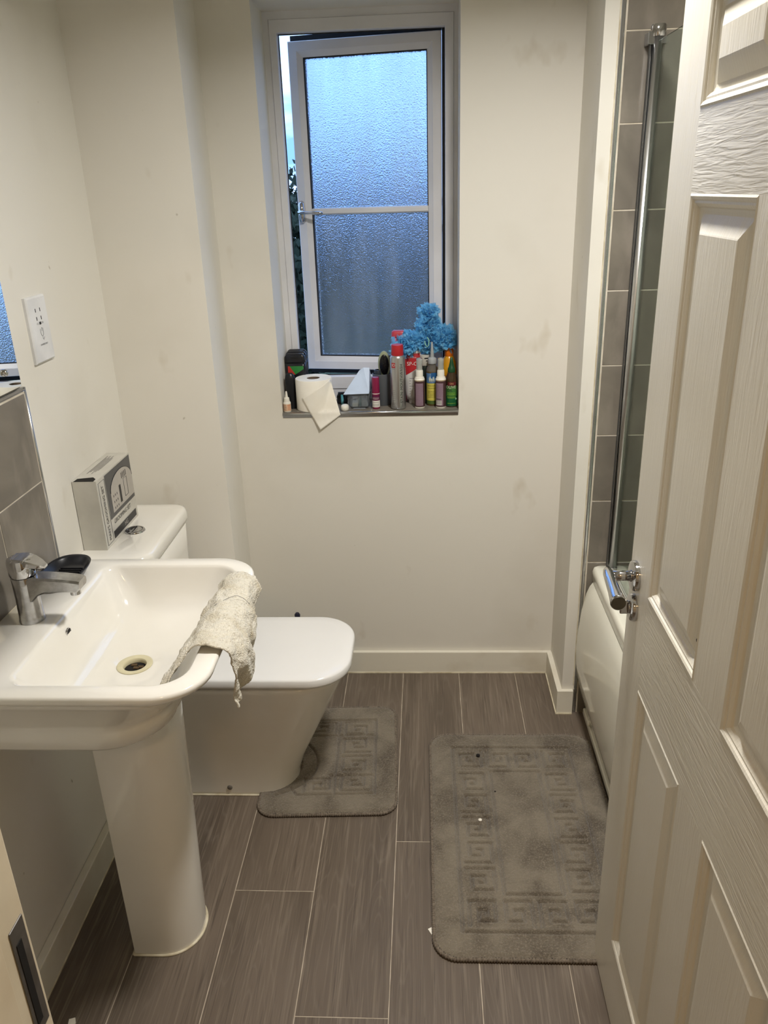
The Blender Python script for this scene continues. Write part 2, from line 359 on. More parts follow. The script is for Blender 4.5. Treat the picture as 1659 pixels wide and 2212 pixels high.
# skirtings
def skirting(name, x0, x1, y0, y1, label):
    return struct(box(name, x0, x1, y0, y1, 0, .089, 'skirt', None, bev=.0025), label)
bb = skirting('baseboard_back', -.625, .441, 2.485, YB, 'off-white painted skirting along back wall')
box('caulk_line', -.62, .425, 2.4825, 2.4865, 0, .004, 'caulk', bb)
bp = struct(boxes('baseboard_pier', [(.4245, .441, 2.2425, YB-.015, 0, .089), (.441, .4765, 2.2425, 2.257, 0, .089)], 'skirt'), 'painted skirting wrapping the pier')
box('caulk_line', .4215, .4255, 2.241, 2.484, 0, .004, 'caulk', bp); box('caulk_line', .4225, .476, 2.2385, 2.2435, 0, .004, 'caulk', bp)
bl = skirting('baseboard_left', XL, -.859, YN, 2.19, 'painted skirting along left wall under basin')
box('caulk_line', -.8605, -.8565, YN, 2.19, 0, .003, 'caulk', bl)

# ---------------------------------------------------------------- window: frame, open sash, frosted panes
win = thing('window_1', 'white casement window standing ajar with frosted panes', None, (WX0, 2.67, WZ0), kind='structure')
U, Vv, Nn = (1, 0, 0), (0, 0, 1), (0, 1, 0)
fx0, fx1, fz0, fz1 = WX0, WX1, .985, WZ1
rect_rings('window_frame', (0, 2.67, 0), U, Vv, Nn, [
    (fx0, fx1, fz0, fz1, .07), (fx0, fx1, fz0, fz1, 0), (fx0+.018, fx1-.012, fz0+.04, fz1-.02, 0), (fx0+.020, fx1-.014, fz0+.042, fz1-.022, -.004),
    (-.4305, .0665, 1.066, 2.0895, -.004), (-.4285, .0645, 1.068, 2.0875, .0), (-.4285, .0645, 1.068, 2.0875, .025), (-.446, .082, 1.05, 2.105, .026), (-.446, .082, 1.05, 2.105, .07)], 'upvc', win)
boxes('frame_seal', [(-.4285, -.4262, 2.692, 2.697, 1.068, 2.0875), (.0565, .0645, 2.694, 2.699, 1.068, 2.0875), (-.4285, .0645, 2.692, 2.697, 2.0852, 2.0875), (-.4285, .0645, 2.692, 2.697, 1.068, 1.0703)], 'rubber', win)
SA = math.radians(10.2)
SO = (.0545, 2.700, 0); SU = (-math.cos(SA), math.sin(SA), 0); SN = (math.sin(SA), math.cos(SA), 0)   # u from the hinge, n outwards
SW, SZ0, SZ1 = .479, 1.072, 2.083
sash = rect_rings('sash', SO, SU, Vv, SN, inset(0, SW, SZ0, SZ1, [(0, .052), (0, .002), (.002, 0), (.027, 0), (.029, .002), (.045, .011), (.045, .044), (.0, .052)]), 'upvc', win)
for v0, v1 in ((SZ1-.0005, SZ1+.019), (SZ0-.019, SZ0+.0005)):
    rect_rings('sash_gasket', SO, SU, Vv, SN, [(.004, SW, v0, v1, .030), (.004, SW+.004, v0, v1, .052)], 'rubber', sash, True, True)
rect_rings('glazing_seal', SO, SU, Vv, SN, inset(0, SW, SZ0, SZ1, [(.0445, .0105), (.0475, .0115), (.0475, .03), (.0445, .03)]), 'rubber', sash)
GZ = 1.592
def spane(name, v0, v1):
    return rect_rings(name, SO, SU, Vv, SN, [(.043, SW-.043, v0, v1, .018), (.043, SW-.043, v0, v1, .024)], 'frost', sash, True, True)
spane('pane', GZ+.004, SZ1-.043); spane('pane', SZ0+.043, GZ-.004)
rect_rings('glazing_bar', SO, SU, Vv, SN, [(.045, SW-.045, GZ-.010, GZ+.010, .036), (.045, SW-.045, GZ-.010, GZ+.010, .012), (.045, SW-.045, GZ-.006, GZ+.006, .007)], 'upvc', sash, True, True)
def sp(u, v, n): return tuple(Vector(SO)+Vector(SU)*u+Vector((0, 0, v))+Vector(SN)*n)
hd = tube('window_handle', [sp(.463, 1.622, -.004), sp(.463, 1.617, -.010), sp(.463, 1.59, -.011), sp(.463, 1.566, -.008), sp(.463, 1.563, -.002)], [.007, .009, .0105, .009, .007], 'chrome', sash, 12)
tube('lever', [sp(.468, 1.592, -.018), sp(.46, 1.592, -.030), sp(.445, 1.591, -.034), sp(.42, 1.590, -.034), sp(.395, 1.589, -.033), sp(.385, 1.589, -.031)], [.008, .0095, .008, .0065, .0075, .004], 'chrome', sash, 12, flat_=.7)
lathe('lock_button', [(.004, 0), (.005, .004), (.004, .006)], sp(.463, 1.592, -.028), 'black', sash, 14, 'y')
boxes('hinge', [(.0655, .072, 2.69, 2.73, 1.60, 1.625), (.0655, .072, 2.69, 2.73, 1.52, 1.545)], 'steel', win)
# sill of grey tile with a bright metal edge
sill = struct(box('trim_1', WX0, WX1, YB+.002, 2.672, .970, .9845, 'grout'), 'grey tiled window sill with chrome edge trim')
for a, b in ((WX0+.001, -.1815), (-.1785, WX1-.001)): box('tile', a, b, 2.506, 2.669, .975, .988, 'tile', sill, bev=.0006, seg=1)
tube('sill_trim', [(WX0+.001, 2.5015, .9835), (WX1-.001, 2.5015, .9835)], .0052, 'trim', sill, 12)
box('trim_lip', WX0+.001, WX1-.001, 2.4975, 2.505, .9715, .9815, 'trim', sill, bev=.001)
SZ = .988

# ---------------------------------------------------------------- outside: ground, trees
struct(box('ground', -25, 25, 2.95, 40, -3.1, -2.9, 'grass'), 'lawn below the window')
def tree(name, c, rad, hgt, nleaf, mat, label, seed, ls=1.):
    g = np.random.default_rng(seed); t = thing(name, label, 'tree', (c[0], c[1], -2.9), 'trees outside the window')
    lobes = [(np.array([g.normal(0, .45)*rad, g.normal(0, .35)*rad, g.uniform(-.6, .55)*hgt]), g.uniform(.4, .7)*rad) for _ in range(11)]
    V, F = [], []
    per = nleaf//len(lobes)
    for cc, r in lobes:
        d = g.normal(size=(per, 3)); d /= np.linalg.norm(d, axis=1)[:, None]
        pos = np.array(c)+cc+d*(r*g.uniform(.55, 1.06, per)[:, None])
        for p, n in zip(pos, d):
            a = g.normal(size=3); a /= np.linalg.norm(a); n2 = n+g.normal(0, .6, 3); b = np.cross(n2, a); b /= np.linalg.norm(b)+1e-6; a = np.cross(b, n2); a /= np.linalg.norm(a)+1e-6
            s = g.uniform(.05, .10)*ls; k = len(V)
            V += [tuple(p-a*s), tuple(p+b*s*.45), tuple(p+a*s), tuple(p-b*s*.45)]; F.append([k, k+1, k+2, k+3])
    f = mesh('foliage', V, F, mat, t); f['kind'] = 'stuff'
    tube('trunk', [(c[0], c[1], -2.9), (c[0]+.05, c[1], -1.6), (c[0]-.05, c[1]+.03, c[2]-.2*hgt), (c[0], c[1], c[2]+.5*hgt)], [.14, .11, .08, .02], 'bark', t, 10)
    for q in range(6):
        cc, r = lobes[q]; tube('branch', [(c[0], c[1], c[2]-.3*hgt), tuple(np.array(c)+cc*.6+np.array([0, 0, -.1])), tuple(np.array(c)+cc)], [.06, .035, .01], 'bark', t, 7)
    return t
tree('garden_tree', (-1.35, 7.2, .85), 1.25, 1.15, 30000, 'leaf', 'dark leafy tree seen through gap beside the sash', 3, .55)
tree('garden_tree', (1.35, 8.2, .55), 1.35, 1.2, 12000, 'leaf2', 'olive green tree blurred behind the frosted lower pane', 5)
tree('garden_tree', (-5.6, 9.4, .6), 1.5, 1.3, 5000, 'leaf2', 'olive green tree furthest left beyond the window', 11)
tree('garden_bush', (-.55, 5.2, -.75), 1.0, .95, 16000, 'leaf2', 'low bush nearest the house below the gap of the window', 13, .5)['category'] = 'bush'

# ---------------------------------------------------------------- door frame and door
jf = thing('trim_2', 'cream painted door lining with dark latch plate', None, (-.41, YN-.13, 0), kind='structure')
box('jamb', -.445, -.41, YN-.14, YN+.0, 0, 2.07, 'jamb', jf, bev=.002)
box('door_stop', -.41, -.396, YN-.14, YN-.062, 0, 2.05, 'jamb', jf, bev=.001)
box('jamb', .416, .451, YN-.14, YN, 0, 2.07, 'jamb', jf, bev=.002)
box('head', -.41, .416, YN-.14, YN, 2.035, 2.07, 'jamb', jf, bev=.002)
box('strike_plate', -.4105, -.4085, YN-.031, YN-.006, .845, .993, 'steel', jf, bev=.0006)
box('latch_hole', -.4088, -.4078, YN-.0265, YN-.0165, .858, .972, 'blackhole', jf, bev=.0003)

door = thing('door_1', 'white six panel door standing open, grain embossed and glossy', None, (.394, .502, 0), kind='structure')
DX0, DX1, DY0, DY1, DZ0, DZ1 = .374, .410, .502, 1.338, .006, 1.987
pcols = [(.621, .864), (.973, 1.219)]
prows = [(.185, .806), (.99, 1.633), (1.740, 1.88)]
def dbox(name, y0, y1, z0, z1, mat): box(name, DX0, DX1, y0, y1, z0, z1, mat, door)
dbox('stile', DY0, pcols[0][0], DZ0, DZ1, 'door_v'); dbox('stile', pcols[1][1], DY1, DZ0, DZ1, 'door_v')
dbox('rail', pcols[0][0], pcols[1][1], DZ0, prows[0][0], 'door_h'); dbox('rail', pcols[0][0], pcols[1][1], prows[0][1], prows[1][0], 'door_h')
dbox('rail', pcols[0][0], pcols[1][1], prows[1][1], prows[2][0], 'door_h'); dbox('rail', pcols[0][0], pcols[1][1], prows[2][1], DZ1, 'door_h')
for z0, z1 in prows: dbox('muntin', pcols[0][1], pcols[1][0], z0, z1, 'door_v')
prof = [(0, .010), (0, 0), (.003, -.0012), (.007, .0005), (.009, .003), (.012, .0028), (.016, .006), (.018, .009), (.022, .010), (.0225, .0100), (.026, .0105), (.050, .0015), (.052, .001)]
for y0, y1 in pcols:
    for z0, z1 in prows:
        rect_rings('panel', (DX0, 0, 0), (0, 1, 0), (0, 0, 1), (1, 0, 0), inset(y0, y1, z0, z1, prof), 'door_v', door, False, True)
        box('panel_core', DX0+.0115, DX1-.004, y0, y1, z0, z1, 'door_v', door)
lathe('paint_nick', [(.0028, 0), (.0026, -.0007), (.0008, -.001)], (DX0+.0085, 1.0, 1.041), 'blackhole', door, 12, 'x')
def rose(y, z, name, r=.0255):
    return lathe(name, [(r, 0), (r, -.006), (r*.96, -.0085), (r*.80, -.0105), (.011, -.011), (.011, -.013)], (DX0, y, z), 'chrome', door, 40, 'x')
HY, HZ = 1.297, .995
h = rose(HY, HZ, 'handle_rose', .028)
tube('handle_neck', [(DX0-.009, HY, HZ), (DX0-.045, HY, HZ)], .0095, 'chrome', h, 20)
lv = tube('lever', [(.325, HY+.017, HZ+.004), (.3245, HY+.013, HZ+.004), (.3235, HY, HZ+.004), (.322, HY-.03, HZ+.003), (.321, HY-.06, HZ+.001), (.320, HY-.095, HZ-.001), (.3195, HY-.1, HZ-.001)], [.004, .0078, .0095, .0102, .011, .0135, .0138], 'chrome', h, 24, caps=True)
lathe('lever_end', [(.0125, 0), (.0122, -.0012)], (.3195, HY-.1002, HZ-.001), flat('brushed_dark_steel', (110, 106, 96), .35, 1.), h, 24, 'y')
h2 = rose(1.292, .934, 'thumb_turn_rose', .0255)
box('thumb_turn', DX0-.026, DX0-.011, 1.2885, 1.2955, .921, .947, 'chrome', h2, bev=.002)

# ================================================================== SANITARY WARE
# ---- left wall splashback, mirror
splash = struct(box('trim_3', XL, -.8661, 1.02, 1.6485, .862, 1.281, 'grout'), 'grey tiled splashback above basin with metal edge')
for y0, y1 in ((1.03, 1.2325), (1.2355, 1.4385), (1.4415, 1.6385)):
    for z0, z1 in ((.866, 1.0665), (1.0695, 1.2685)): box('tile', -.8735, -.865, y0, y1, z0, z1, 'tile', splash, bev=.0006, seg=1)
tube('tile_trim', [(-.8685, 1.6465, .867), (-.8685, 1.6465, 1.281)], .0048, 'trim', splash, 12)
tube('tile_trim', [(-.8685, 1.02, 1.277), (-.8685, 1.6465, 1.277)], .0052, 'trim', splash, 12)
mir = thing('wall_mirror', 'frameless wall mirror above grey tiles at left edge', 'mirror', (-.872, 1.35, 1.284))
box('mirror_glass', -.8745, -.8695, 1.02, 1.6445, 1.2835, 2.0, 'mirror', mir, bev=.0008, seg=1)
box('mirror_backing', -.8795, -.8747, 1.022, 1.643, 1.2845, 1.999, flat('mirror_edge_grey', (96, 96, 96)), mir)
for y, z in ((1.585, 1.325), (1.08, 1.325), (1.585, 1.96), (1.08, 1.96)): lathe('dome_screw', [(.0075, 0), (.0078, .002), (.0065, .0055), (.003, .0078), (.0005, .0082)], (-.8697, y, z), 'chrome', mir, 20, 'x')

# ---- shaver socket
ss = thing('shaver_socket', 'white shaver socket plate on left wall above cistern', 'socket', (XL, 1.783, 1.31))
rect_rings('plate', (XL, 0, 0), (0, 1, 0), (0, 0, 1), (1, 0, 0), inset(1.737, 1.829, 1.310, 1.455, [(.0, .0), (0, .006), (.0035, .0095)]), flat('socket_white', (226, 226, 226), .3), ss, False, True)
blk = flat('print_black', (26, 26, 28), .5); gry = flat('print_grey', (120, 120, 122), .5)
PX = XL+.0097
for y in (1.771, 1.793):
    for z, s in ((1.425, 1), (1.407, -1)):
        box('socket_pin', PX-.002, PX+.0002, y-.0014, y+.0014, z-.004, z+.004, blk, ss); 
box('voltage_switch', PX-.002, PX+.0012, 1.7795, 1.786, 1.3935, 1.399, blk, ss)
text_flat('lettering', '115', .006, (PX+.0001, 1.7705, 1.396), (0, 1, 0), (0, 0, 1), gry, ss); text_flat('lettering', '230', .006, (PX+.0001, 1.7945, 1.396), (0, 1, 0), (0, 0, 1), gry, ss)
text_flat('lettering', 'SHAVERS ONLY', .0052, (PX+.0001, 1.785, 1.349), (0, 1, 0), (0, 0, 1), blk, ss)
tube('shaver_symbol', [(PX, 1.778, 1.384), (PX, 1.778, 1.374), (PX, 1.780, 1.369), (PX, 1.785, 1.367), (PX, 1.789, 1.370), (PX, 1.7905, 1.376), (PX, 1.7905, 1.384), (PX, 1.7845, 1.386), (PX, 1.7845, 1.378)], .0005, gry, ss, 6)
tube('cord_symbol', [(PX, 1.785, 1.367), (PX, 1.7835, 1.362), (PX, 1.787, 1.359), (PX, 1.790, 1.362), (PX, 1.793, 1.364)], .0005, gry, ss, 6)

# ---- wash basin on pedestal
YC = 1.383; RZ = .865; BX = -.8795
ba = thing('wash_basin', 'white ceramic pedestal wash basin on left wall', 'basin', (BX, YC, 0))
def D(x1, hw, r, z, x0=BX, rb=.003): return rr(x0, x1, YC-hw, YC+hw, z, r, rb, 8, 10)
outer = [D(-.53, .19, .10, .700), D(-.506, .211, .115, .701), D(-.502, .2135, .115, .706), D(-.495, .218, .115, .722), D(-.492, .2205, .115, .737), D(-.495, .2175, .114, .742), D(-.495, .2160, .112, .749), D(-.482, .2215, .110, .765),
         D(-.460, .2345, .106, .790), D(-.436, .248, .102, .815), D(-.413, .262, .10, .834), D(-.399, .2715, .098, .843), D(-.391, .2765, .097, .850), D(-.389, .278, .096, .857), D(-.390, .2768, .095, .8625), D(-.394, .2735, .092, .865)]
inner = [D(-.427, .2425, .062, .8652, -.752, .035), D(-.4305, .2395, .060, .8638, -.747, .035), D(-.4335, .237, .058, .858, -.742, .036), D(-.440, .232, .060, .838, -.733, .042), D(-.454, .219, .066, .805, -.717, .052), D(-.466, .206, .07, .783, -.705, .055),
         D(-.487, .188, .075, .770, -.690, .055), D(-.510, .165, .075, .763, -.672, .05)]
nr = len(outer[0])
def circ(c, r, z, ref):
    P = []
    for p in ref:
        a = math.atan2(p[1]-c[1], p[0]-c[0]); P.append((c[0]+r*math.cos(a), c[1]+r*math.sin(a), z))
    return P
DC = (-.612, YC)
mid = [[(p[0]*.5+q[0]*.5, p[1]*.5+q[1]*.5, .7585) for p, q in zip(inner[-1], circ(DC, .036, 0, inner[-1]))]]
inner += mid+[circ(DC, .040, .7525, inner[-1]), circ(DC, .030, .7490, inner[-1]), circ(DC, .024, .735, inner[-1])]
loft('bowl', outer+inner, 'ceramic', ba, True, True, True)
def P2(x1, hw, r, z, x0): return rr(x0, x1, YC+.008-hw, YC+.008+hw, z, r, .003, 6, 12)
loft('pedestal', [P2(-.553, .083, .078, 0, -.70), P2(-.553, .083, .078, .006, -.70), P2(-.549, .084, .079, .15, -.70), P2(-.542, .085, .080, .35, -.70), P2(-.537, .086, .081, .55, -.70), P2(-.533, .087, .082, .715, -.70)], 'ceramic', ba, True, True, True)
tube('sealant_bead', rr(-.701, -.5515, YC+.008-.0845, YC+.008+.0845, .002, .079, .004, 6, 12), .0035, 'caulk', ba, 8, closed=True)
box('wall_seal', BX, -.8655, YC-.262, YC+.262, RZ-.002, RZ+.004, 'caulk', ba, bev=.0018)
wst = lathe('waste_flange', [(.0365, -.001), (.0365, .0012), (.034, .0022), (.0245, .0005), (.0225, -.002), (.0225, -.010), (.0222, -.014)], (DC[0], DC[1], .7515), flat('stained_cream_waste', (214, 206, 172), .25), ba, 36, cap0=False)
lathe('drain_hole', [(.0223, 0), (.0223, .0004)], (DC[0], DC[1], .7425), 'blackhole', wst, 30)
for a, b in ((.010, .3), (-.006, .9), (.002, .0)): box('drain_grime', DC[0]+a-.006, DC[0]+a+.006, DC[1]+b*.012-.004, DC[1]+b*.012+.004, .7425, .7455, flat('rust_grime', (84, 66, 40), .8), wst, bev=.001)
ov = lathe('overflow', [(.0105, -.001), (.0105, .0012), (.009, .0016), (.0085, .0)], (-.7325, YC-.012, .836), 'chrome', ba, 24, 'x')
lathe('overflow_hole', [(.0086, .0005), (.0086, .0009)], (-.7325, YC-.012, .836), 'blackhole', ov, 20, 'x')
# mixer tap
TX, TY = -.803, YC-.008
tap = lathe('tap', [(.0255, 0), (.026, .002), (.0245, .010), (.0235, .045), (.0238, .080), (.0243, .098), (.023, .1005)], (TX, TY, RZ), 'chrome_scaled', ba, 40)
def tr(x, w, z0, z1, yo=TY, k=.004):
    return [(x, yo-w, z0+k), (x, yo-w+k, z0), (x, yo+w-k, z0), (x, yo+w, z0+k), (x, yo+w, z1-k), (x, yo+w-k, z1), (x, yo-w+k, z1), (x, yo-w, z1-k)]
o = loft('spout', [tr(TX+.002, .0185, .905, .9650), tr(TX+.016, .0195, .912, .9655), tr(TX+.030, .0198, .926, .9655), tr(TX+.045, .0198, .9325, .9650), tr(TX+.085, .0198, .9345, .9620), tr(TX+.110, .0196, .9330, .9585), tr(TX+.118, .0180, .9400, .9560)], 'chrome_scaled', tap); sharp(o, 35)
lathe('aerator', [(.0105, 0), (.0105, .012)], (TX+.100, TY, .9235), 'chrome', tap, 20)
lathe('tap_collar', [(.0236, 0), (.0236, .0022)], (TX, TY, RZ+.0995), 'rubber', tap, 30)
lathe('tap_head', [(.0245, 0), (.0262, .004), (.0266, .020), (.0262, .030), (.0245, .0355), (.018, .0385), (.006, .0395)], (TX, TY, RZ+.1015), 'chrome', tap, 40)
o = loft('tap_lever', [tr(TX-.012, .017, .9965, 1.0065, k=.003), tr(TX+.010, .0215, .9905, 1.0060, k=.003), tr(TX+.026, .0205, .986, 1.0005, k=.003), tr(TX+.040, .0150, .9835, .9930, k=.002), tr(TX+.050, .008, .982, .9865, k=.0015)], 'chrome', tap); sharp(o, 35)
lathe('indicator', [(.003, 0), (.003, .001)], (TX+.0262, TY-.002, RZ+.1135), 'blackhole', tap, 12, 'x')
# soap dish on the deck
sd = thing('soap_dish', 'black ribbed soap dish on basin corner behind tap', 'soap dish', (-.812, 1.545, RZ))
def el(rx, ry, z, c=(-.812, 1.557)): return [(c[0]+1.04*rx*math.copysign(abs(math.cos(a))**.8, math.cos(a)), c[1]+1.1*ry*math.copysign(abs(math.sin(a))**.8, math.sin(a)), z) for a in [2*PI*i/40 for i in range(40)]]
loft('dish', [el(.030, .045, RZ), el(.034, .052, RZ+.003), el(.044, .064, RZ+.018), el(.0475, .069, RZ+.024), el(.0465, .0675, RZ+.0255), el(.0435, .0635, RZ+.021), el(.034, .051, RZ+.009), el(.029, .045, RZ+.007)], 'black', sd)
for q in range(-4, 5): box('rib', -.838, -.786, 1.555+q*.009-.0013, 1.555+q*.009+.0013, RZ+.006, RZ+.0105, 'black', sd, bev=.0006, seg=1)

# ---- washcloth over the front rim
def cloth():
    nu, nv = 110, 130; V, F = [], []
    xi, xo, zt = -.434, -.3885, .8712
    for i in range(nu+1):
        u = i/nu; y0 = 1.247+.305*u                                    # near end to far end along the rim
        s_in = .030+.088*(1-u)**1.5+.006*math.sin(9*u)
        s_out = float(np.interp(u, [0, .06, .25, .5, .75, .9, 1], [.150, .146, .136, .120, .088, .055, .030]))+.004*math.sin(19*u)
        for j in range(nv+1):
            v = j/nv; L_top = .050; s = v*(s_in+L_top+s_out)
            if s < s_in:                                              # inside the bowl
                d = s_in-s; w_ = (1-u)
                z = zt-d*.74; x = xi-.006-d*.62-.008*math.sin(min(1, d/.05)*PI)*w_; y = y0-.66*d*w_**1.3
                x += .0035*math.sin(u*21+d*60)*min(1, d/.02)
            elif s < s_in+L_top:
                tt = (s-s_in)/L_top; x = xi-.006+(xo-xi+.012)*tt; z = zt+.0075*math.sin(PI*tt)+.0022*math.sin(14*u+3*tt); y = y0
            else:
                d = s-s_in-L_top; pin = min(1, d/.14)
                bulge = .024*math.sin(min(1, d/.07)*PI*.55)*math.sin(min(1, .18+u*1.1)*PI)**.7
                z = zt-d*.97; x = xo+.006+.006*math.sin(min(1, d/.03)*PI/2)+bulge-.020*pin**2*(1-.5*u)
                y = y0+.016*pin*(1-u)**2-.060*pin**1.4*u
                k1 = u*15-d*34
                x += (.0080*math.sin(k1)+.0045*math.sin(2.3*k1+1))*pin**.7
                z += .004*math.sin(k1*1.4+2)*pin
            p = Vector((x*26, y*26, z*26))
            x += mnoise.fractal(p, .8, 2.1, 5)*.0052; z += mnoise.fractal(p*1.3+Vector((9, 3, 1)), .8, 2.1, 4)*.0038; y += mnoise.noise(p*.6+Vector((2, 8, 5)))*.003
            # terry nap
            q = Vector((x*420, y*420, z*420)); n_ = mnoise.noise(q)*.0007
            V.append((x+n_, y, z+n_))
    for i in range(nu):
        for j in range(nv):
            a = i*(nv+1)+j; F.append([a, a+1, a+nv+2, a+nv+1])
    o = mesh('washcloth', V, F, 'cloth', None, True)
    md = o.modifiers.new('thick', 'SOLIDIFY'); md.thickness = .003; md.offset = 1
    tube('stray_hair', [(-.434+.066*q/16, 1.40+.034*math.sin(q/16*2.2), .8815+.0045*math.sin(q/16*PI*.75)-.021*max(0, q/16-.55)**1.5*2.6) for q in range(17)], .0004, 'black', o, 6)
    return tag(o, 'crumpled cream washcloth draped over the basin rim', 'washcloth')
wc = cloth()

# ---- toilet
TC = 1.943
to = thing('toilet', 'white close coupled toilet with closed lid', 'toilet', (BX, TC, 0))
def T(x1, hw, r, z, x0=BX, rb=.003): return rr(x0, x1, TC-hw, TC+hw, z, r, rb, 8, 12)
loft('pan', [T(-.398, .101, .095, 0), T(-.398, .101, .095, .012), T(-.392, .102, .095, .045), T(-.372, .106, .098, .10), T(-.334, .116, .108, .18), T(-.294, .134, .122, .27), T(-.256, .154, .135, .35), T(-.235, .164, .140, .395), T(-.230, .167, .140, .408), T(-.234, .163, .137, .414)], 'ceramic', to, True, True, True)
loft('seat', [T(-.238, .155, .115, .4135, -.66), T(-.235, .158, .117, .4155, -.66), T(-.235, .158, .117, .4205, -.66), T(-.238, .155, .115, .4225, -.66)], 'lid', to)
loft('lid', [T(-.224, .168, .112, .4225, -.665, .02), T(-.218, .1725, .116, .4240, -.668, .02), T(-.2165, .1735, .117, .429, -.668, .02), T(-.217, .173, .117, .4445, -.668, .02), T(-.2195, .171, .115, .448, -.666, .02), T(-.225, .166, .110, .450, -.66, .02), T(-.25, .14, .09, .4506, -.64, .02)], 'lid', to)
for s in (-1, 1): tube('lid_hinge', [(-.676, TC+s*.075-.02, .432), (-.676, TC+s*.075+.02, .432)], .010, 'chrome', to, 14)
loft('cistern', [T(-.716, .175, .03, .40, BX), T(-.712, .180, .035, .50), T(-.706, .184, .04, .70), T(-.703, .186, .04, .779)], 'ceramic', to)
loft('cistern_lid', [T(-.703, .186, .042, .780), T(-.697, .190, .045, .783), T(-.695, .1915, .046, .792), T(-.696, .191, .046, .808), T(-.700, .187, .044, .8165), T(-.708, .180, .038, .819), T(-.73, .16, .03, .8195)], 'ceramic', to)
fb = lathe('flush_plate', [(.0275, 0), (.0275, .002), (.0255, .005), (.0215, .0055), (.0205, .003)], (-.7895, 1.93, .8188), 'chrome', to, 40)
lathe('flush_button', [(.0195, 0), (.0195, .0045), (.017, .0062), (.004, .0052)], (-.7895, 1.93, .8195), 'chrome', fb, 36)
box('button_split', -.7900, -.7890, 1.911, 1.949, .8252, .8262, 'rubber', fb)
lathe('fixing_cap', [(.0075, 0), (.0075, -.003), (.006, -.0045), (.001, -.005)], (-.592, TC-.1015, .030), flat('grey_cap', (128, 124, 116), .4, .3), to, 20, 'y')
tube('sealant_bead', [(p[0], p[1], .002) for p in T(-.3965, .1025, .096, 0)], .003, 'caulk', to, 8, closed=True)
# dark handle tip behind the lid
bh = thing('toilet_brush', 'navy plastic tip poking up behind toilet lid', 'brush', (-.455, 2.395, 0))
lathe('brush_holder', [(.045, 0), (.047, .01), (.042, .12), (.030, .15), (.012, .16)], (-.455, 2.395, 0), flat('navy_plastic', (28, 30, 52), .35), bh, 28)
lathe('handle', [(.007, 0), (.006, .2), (.009, .245), (.010, .262), (.006, .268)], (-.455, 2.395, .036), MT['navy_plastic'], bh, 18)

# ---- carton on the cistern
ct = thing('grooming_set_box', 'silver printed grooming set carton standing on cistern', 'box', (-.842, 1.93, .8195))
cx0, cx1, cy0, cy1, cz0, cz1 = -.8785, -.8175, 1.805, 2.040, .8196, 1.006
fc = flat('carton_silver', (206, 203, 194), .34, .2, (194, 191, 182))
boxes('carton', [(cx0, cx1, cy0, cy1, cz0, cz1)], fc, ct)
dg = flat('carton_dark_print', (92, 92, 92), .4, .3); lg = flat('carton_pale_print', (190, 184, 176), .4, .2); bk = flat('carton_black_print', (34, 34, 36), .4)
fx = cx1+.0004
def fp(name, y0, y1, z0, z1, mat, lift=0.): return mesh(name, [(fx+lift, y0, z0), (fx+lift, y1, z0), (fx+lift, y1, z1), (fx+lift, y0, z1)], [[0, 1, 2, 3]], mat, ct)
fp('printed_panel', cy0+.052, cy1-.004, cz0+.062, cz1-.004, dg)
# pale arch with product drawings
P = [(1.880, .892)]+[(1.880+.078-.078*math.cos(a), .945+.042*math.sin(a)) for a in [PI*i/14 for i in range(15)]]+[(2.036, .892)]
mesh('printed_arch', [(fx+.0003, y, z) for y, z in P], [list(range(len(P)))], lg, ct)
tube('arch_outline', [(fx+.0005, y, z) for y, z in P[1:-1]], .0007, bk, ct, 5)
fp('printed_band', cy0+.056, cy1-.012, cz0+.008, cz0+.028, bk, .0002)
fp('printed_trimmer', 1.936, 1.949, .900, .948, bk, .0006)
tube('printed_comb', [(fx+.0006, 1.972, .905), (fx+.0006, 1.972, .955), (fx+.0006, 1.995, .955), (fx+.0006, 1.995, .905), (fx+.0006, 1.972, .905)], .0006, dg, ct, 5)
for q in range(4): fp('printed_comb_tooth', 1.962+q*.010, 1.966+q*.010, .958, .974, bk, .0006)
for q in range(9): fp('printed_bit', 1.893+(q % 3)*.012, 1.897+(q % 3)*.012, .898+(q//3)*.016, .904+(q//3)*.016, dg, .0006)
text_flat('lettering', "MAN'S GROOMING SET", .0165, (fx+.0003, cy0+.031, cz0+.09), (0, 0, 1), (0, -1, 0), bk, ct, .86)
text_flat('lettering', 'GROOMING SET', .0165, (fx+.0003, 1.935, cz0+.049), (0, 1, 0), (0, 0, 1), bk, ct)
text_flat('lettering', 'HG', .017, (fx+.0006, 1.95, cz0+.018), (0, 1, 0), (0, 0, 1), lg, ct)
tube('panel_border', [(fx, cy0+.010, cz0+.008), (fx, cy0+.010, cz1-.010), (fx, cy0+.048, cz1-.010), (fx, cy0+.048, cz0+.008), (fx, cy0+.010, cz0+.008)], .0005, dg, ct, 5)
mesh('open_flap_gap', [(cx0+.004, cy0-.0003, cz1+.0003), (cx1-.006, cy0-.0003, cz1+.0003), (cx1-.007, cy0+.018, cz1+.0004), (-.836, cy0+.032, cz1+.0004), (cx0+.006, cy0+.022, cz1+.0004)], [[0, 1, 2, 3, 4]], 'blackhole', ct)
for q in range(6): mesh('top_print', [(cx0+.014+q*.004, cy0+.06+.012*(q % 3), cz1+.0004), (cx0+.0155+q*.004, cy0+.06+.012*(q % 3), cz1+.0004), (cx0+.0155+q*.004, cy1-.03-.02*(q % 2), cz1+.0004), (cx0+.014+q*.004, cy1-.03-.02*(q % 2), cz1+.0004)], [[0, 1, 2, 3]], bk if q < 2 else dg, ct)

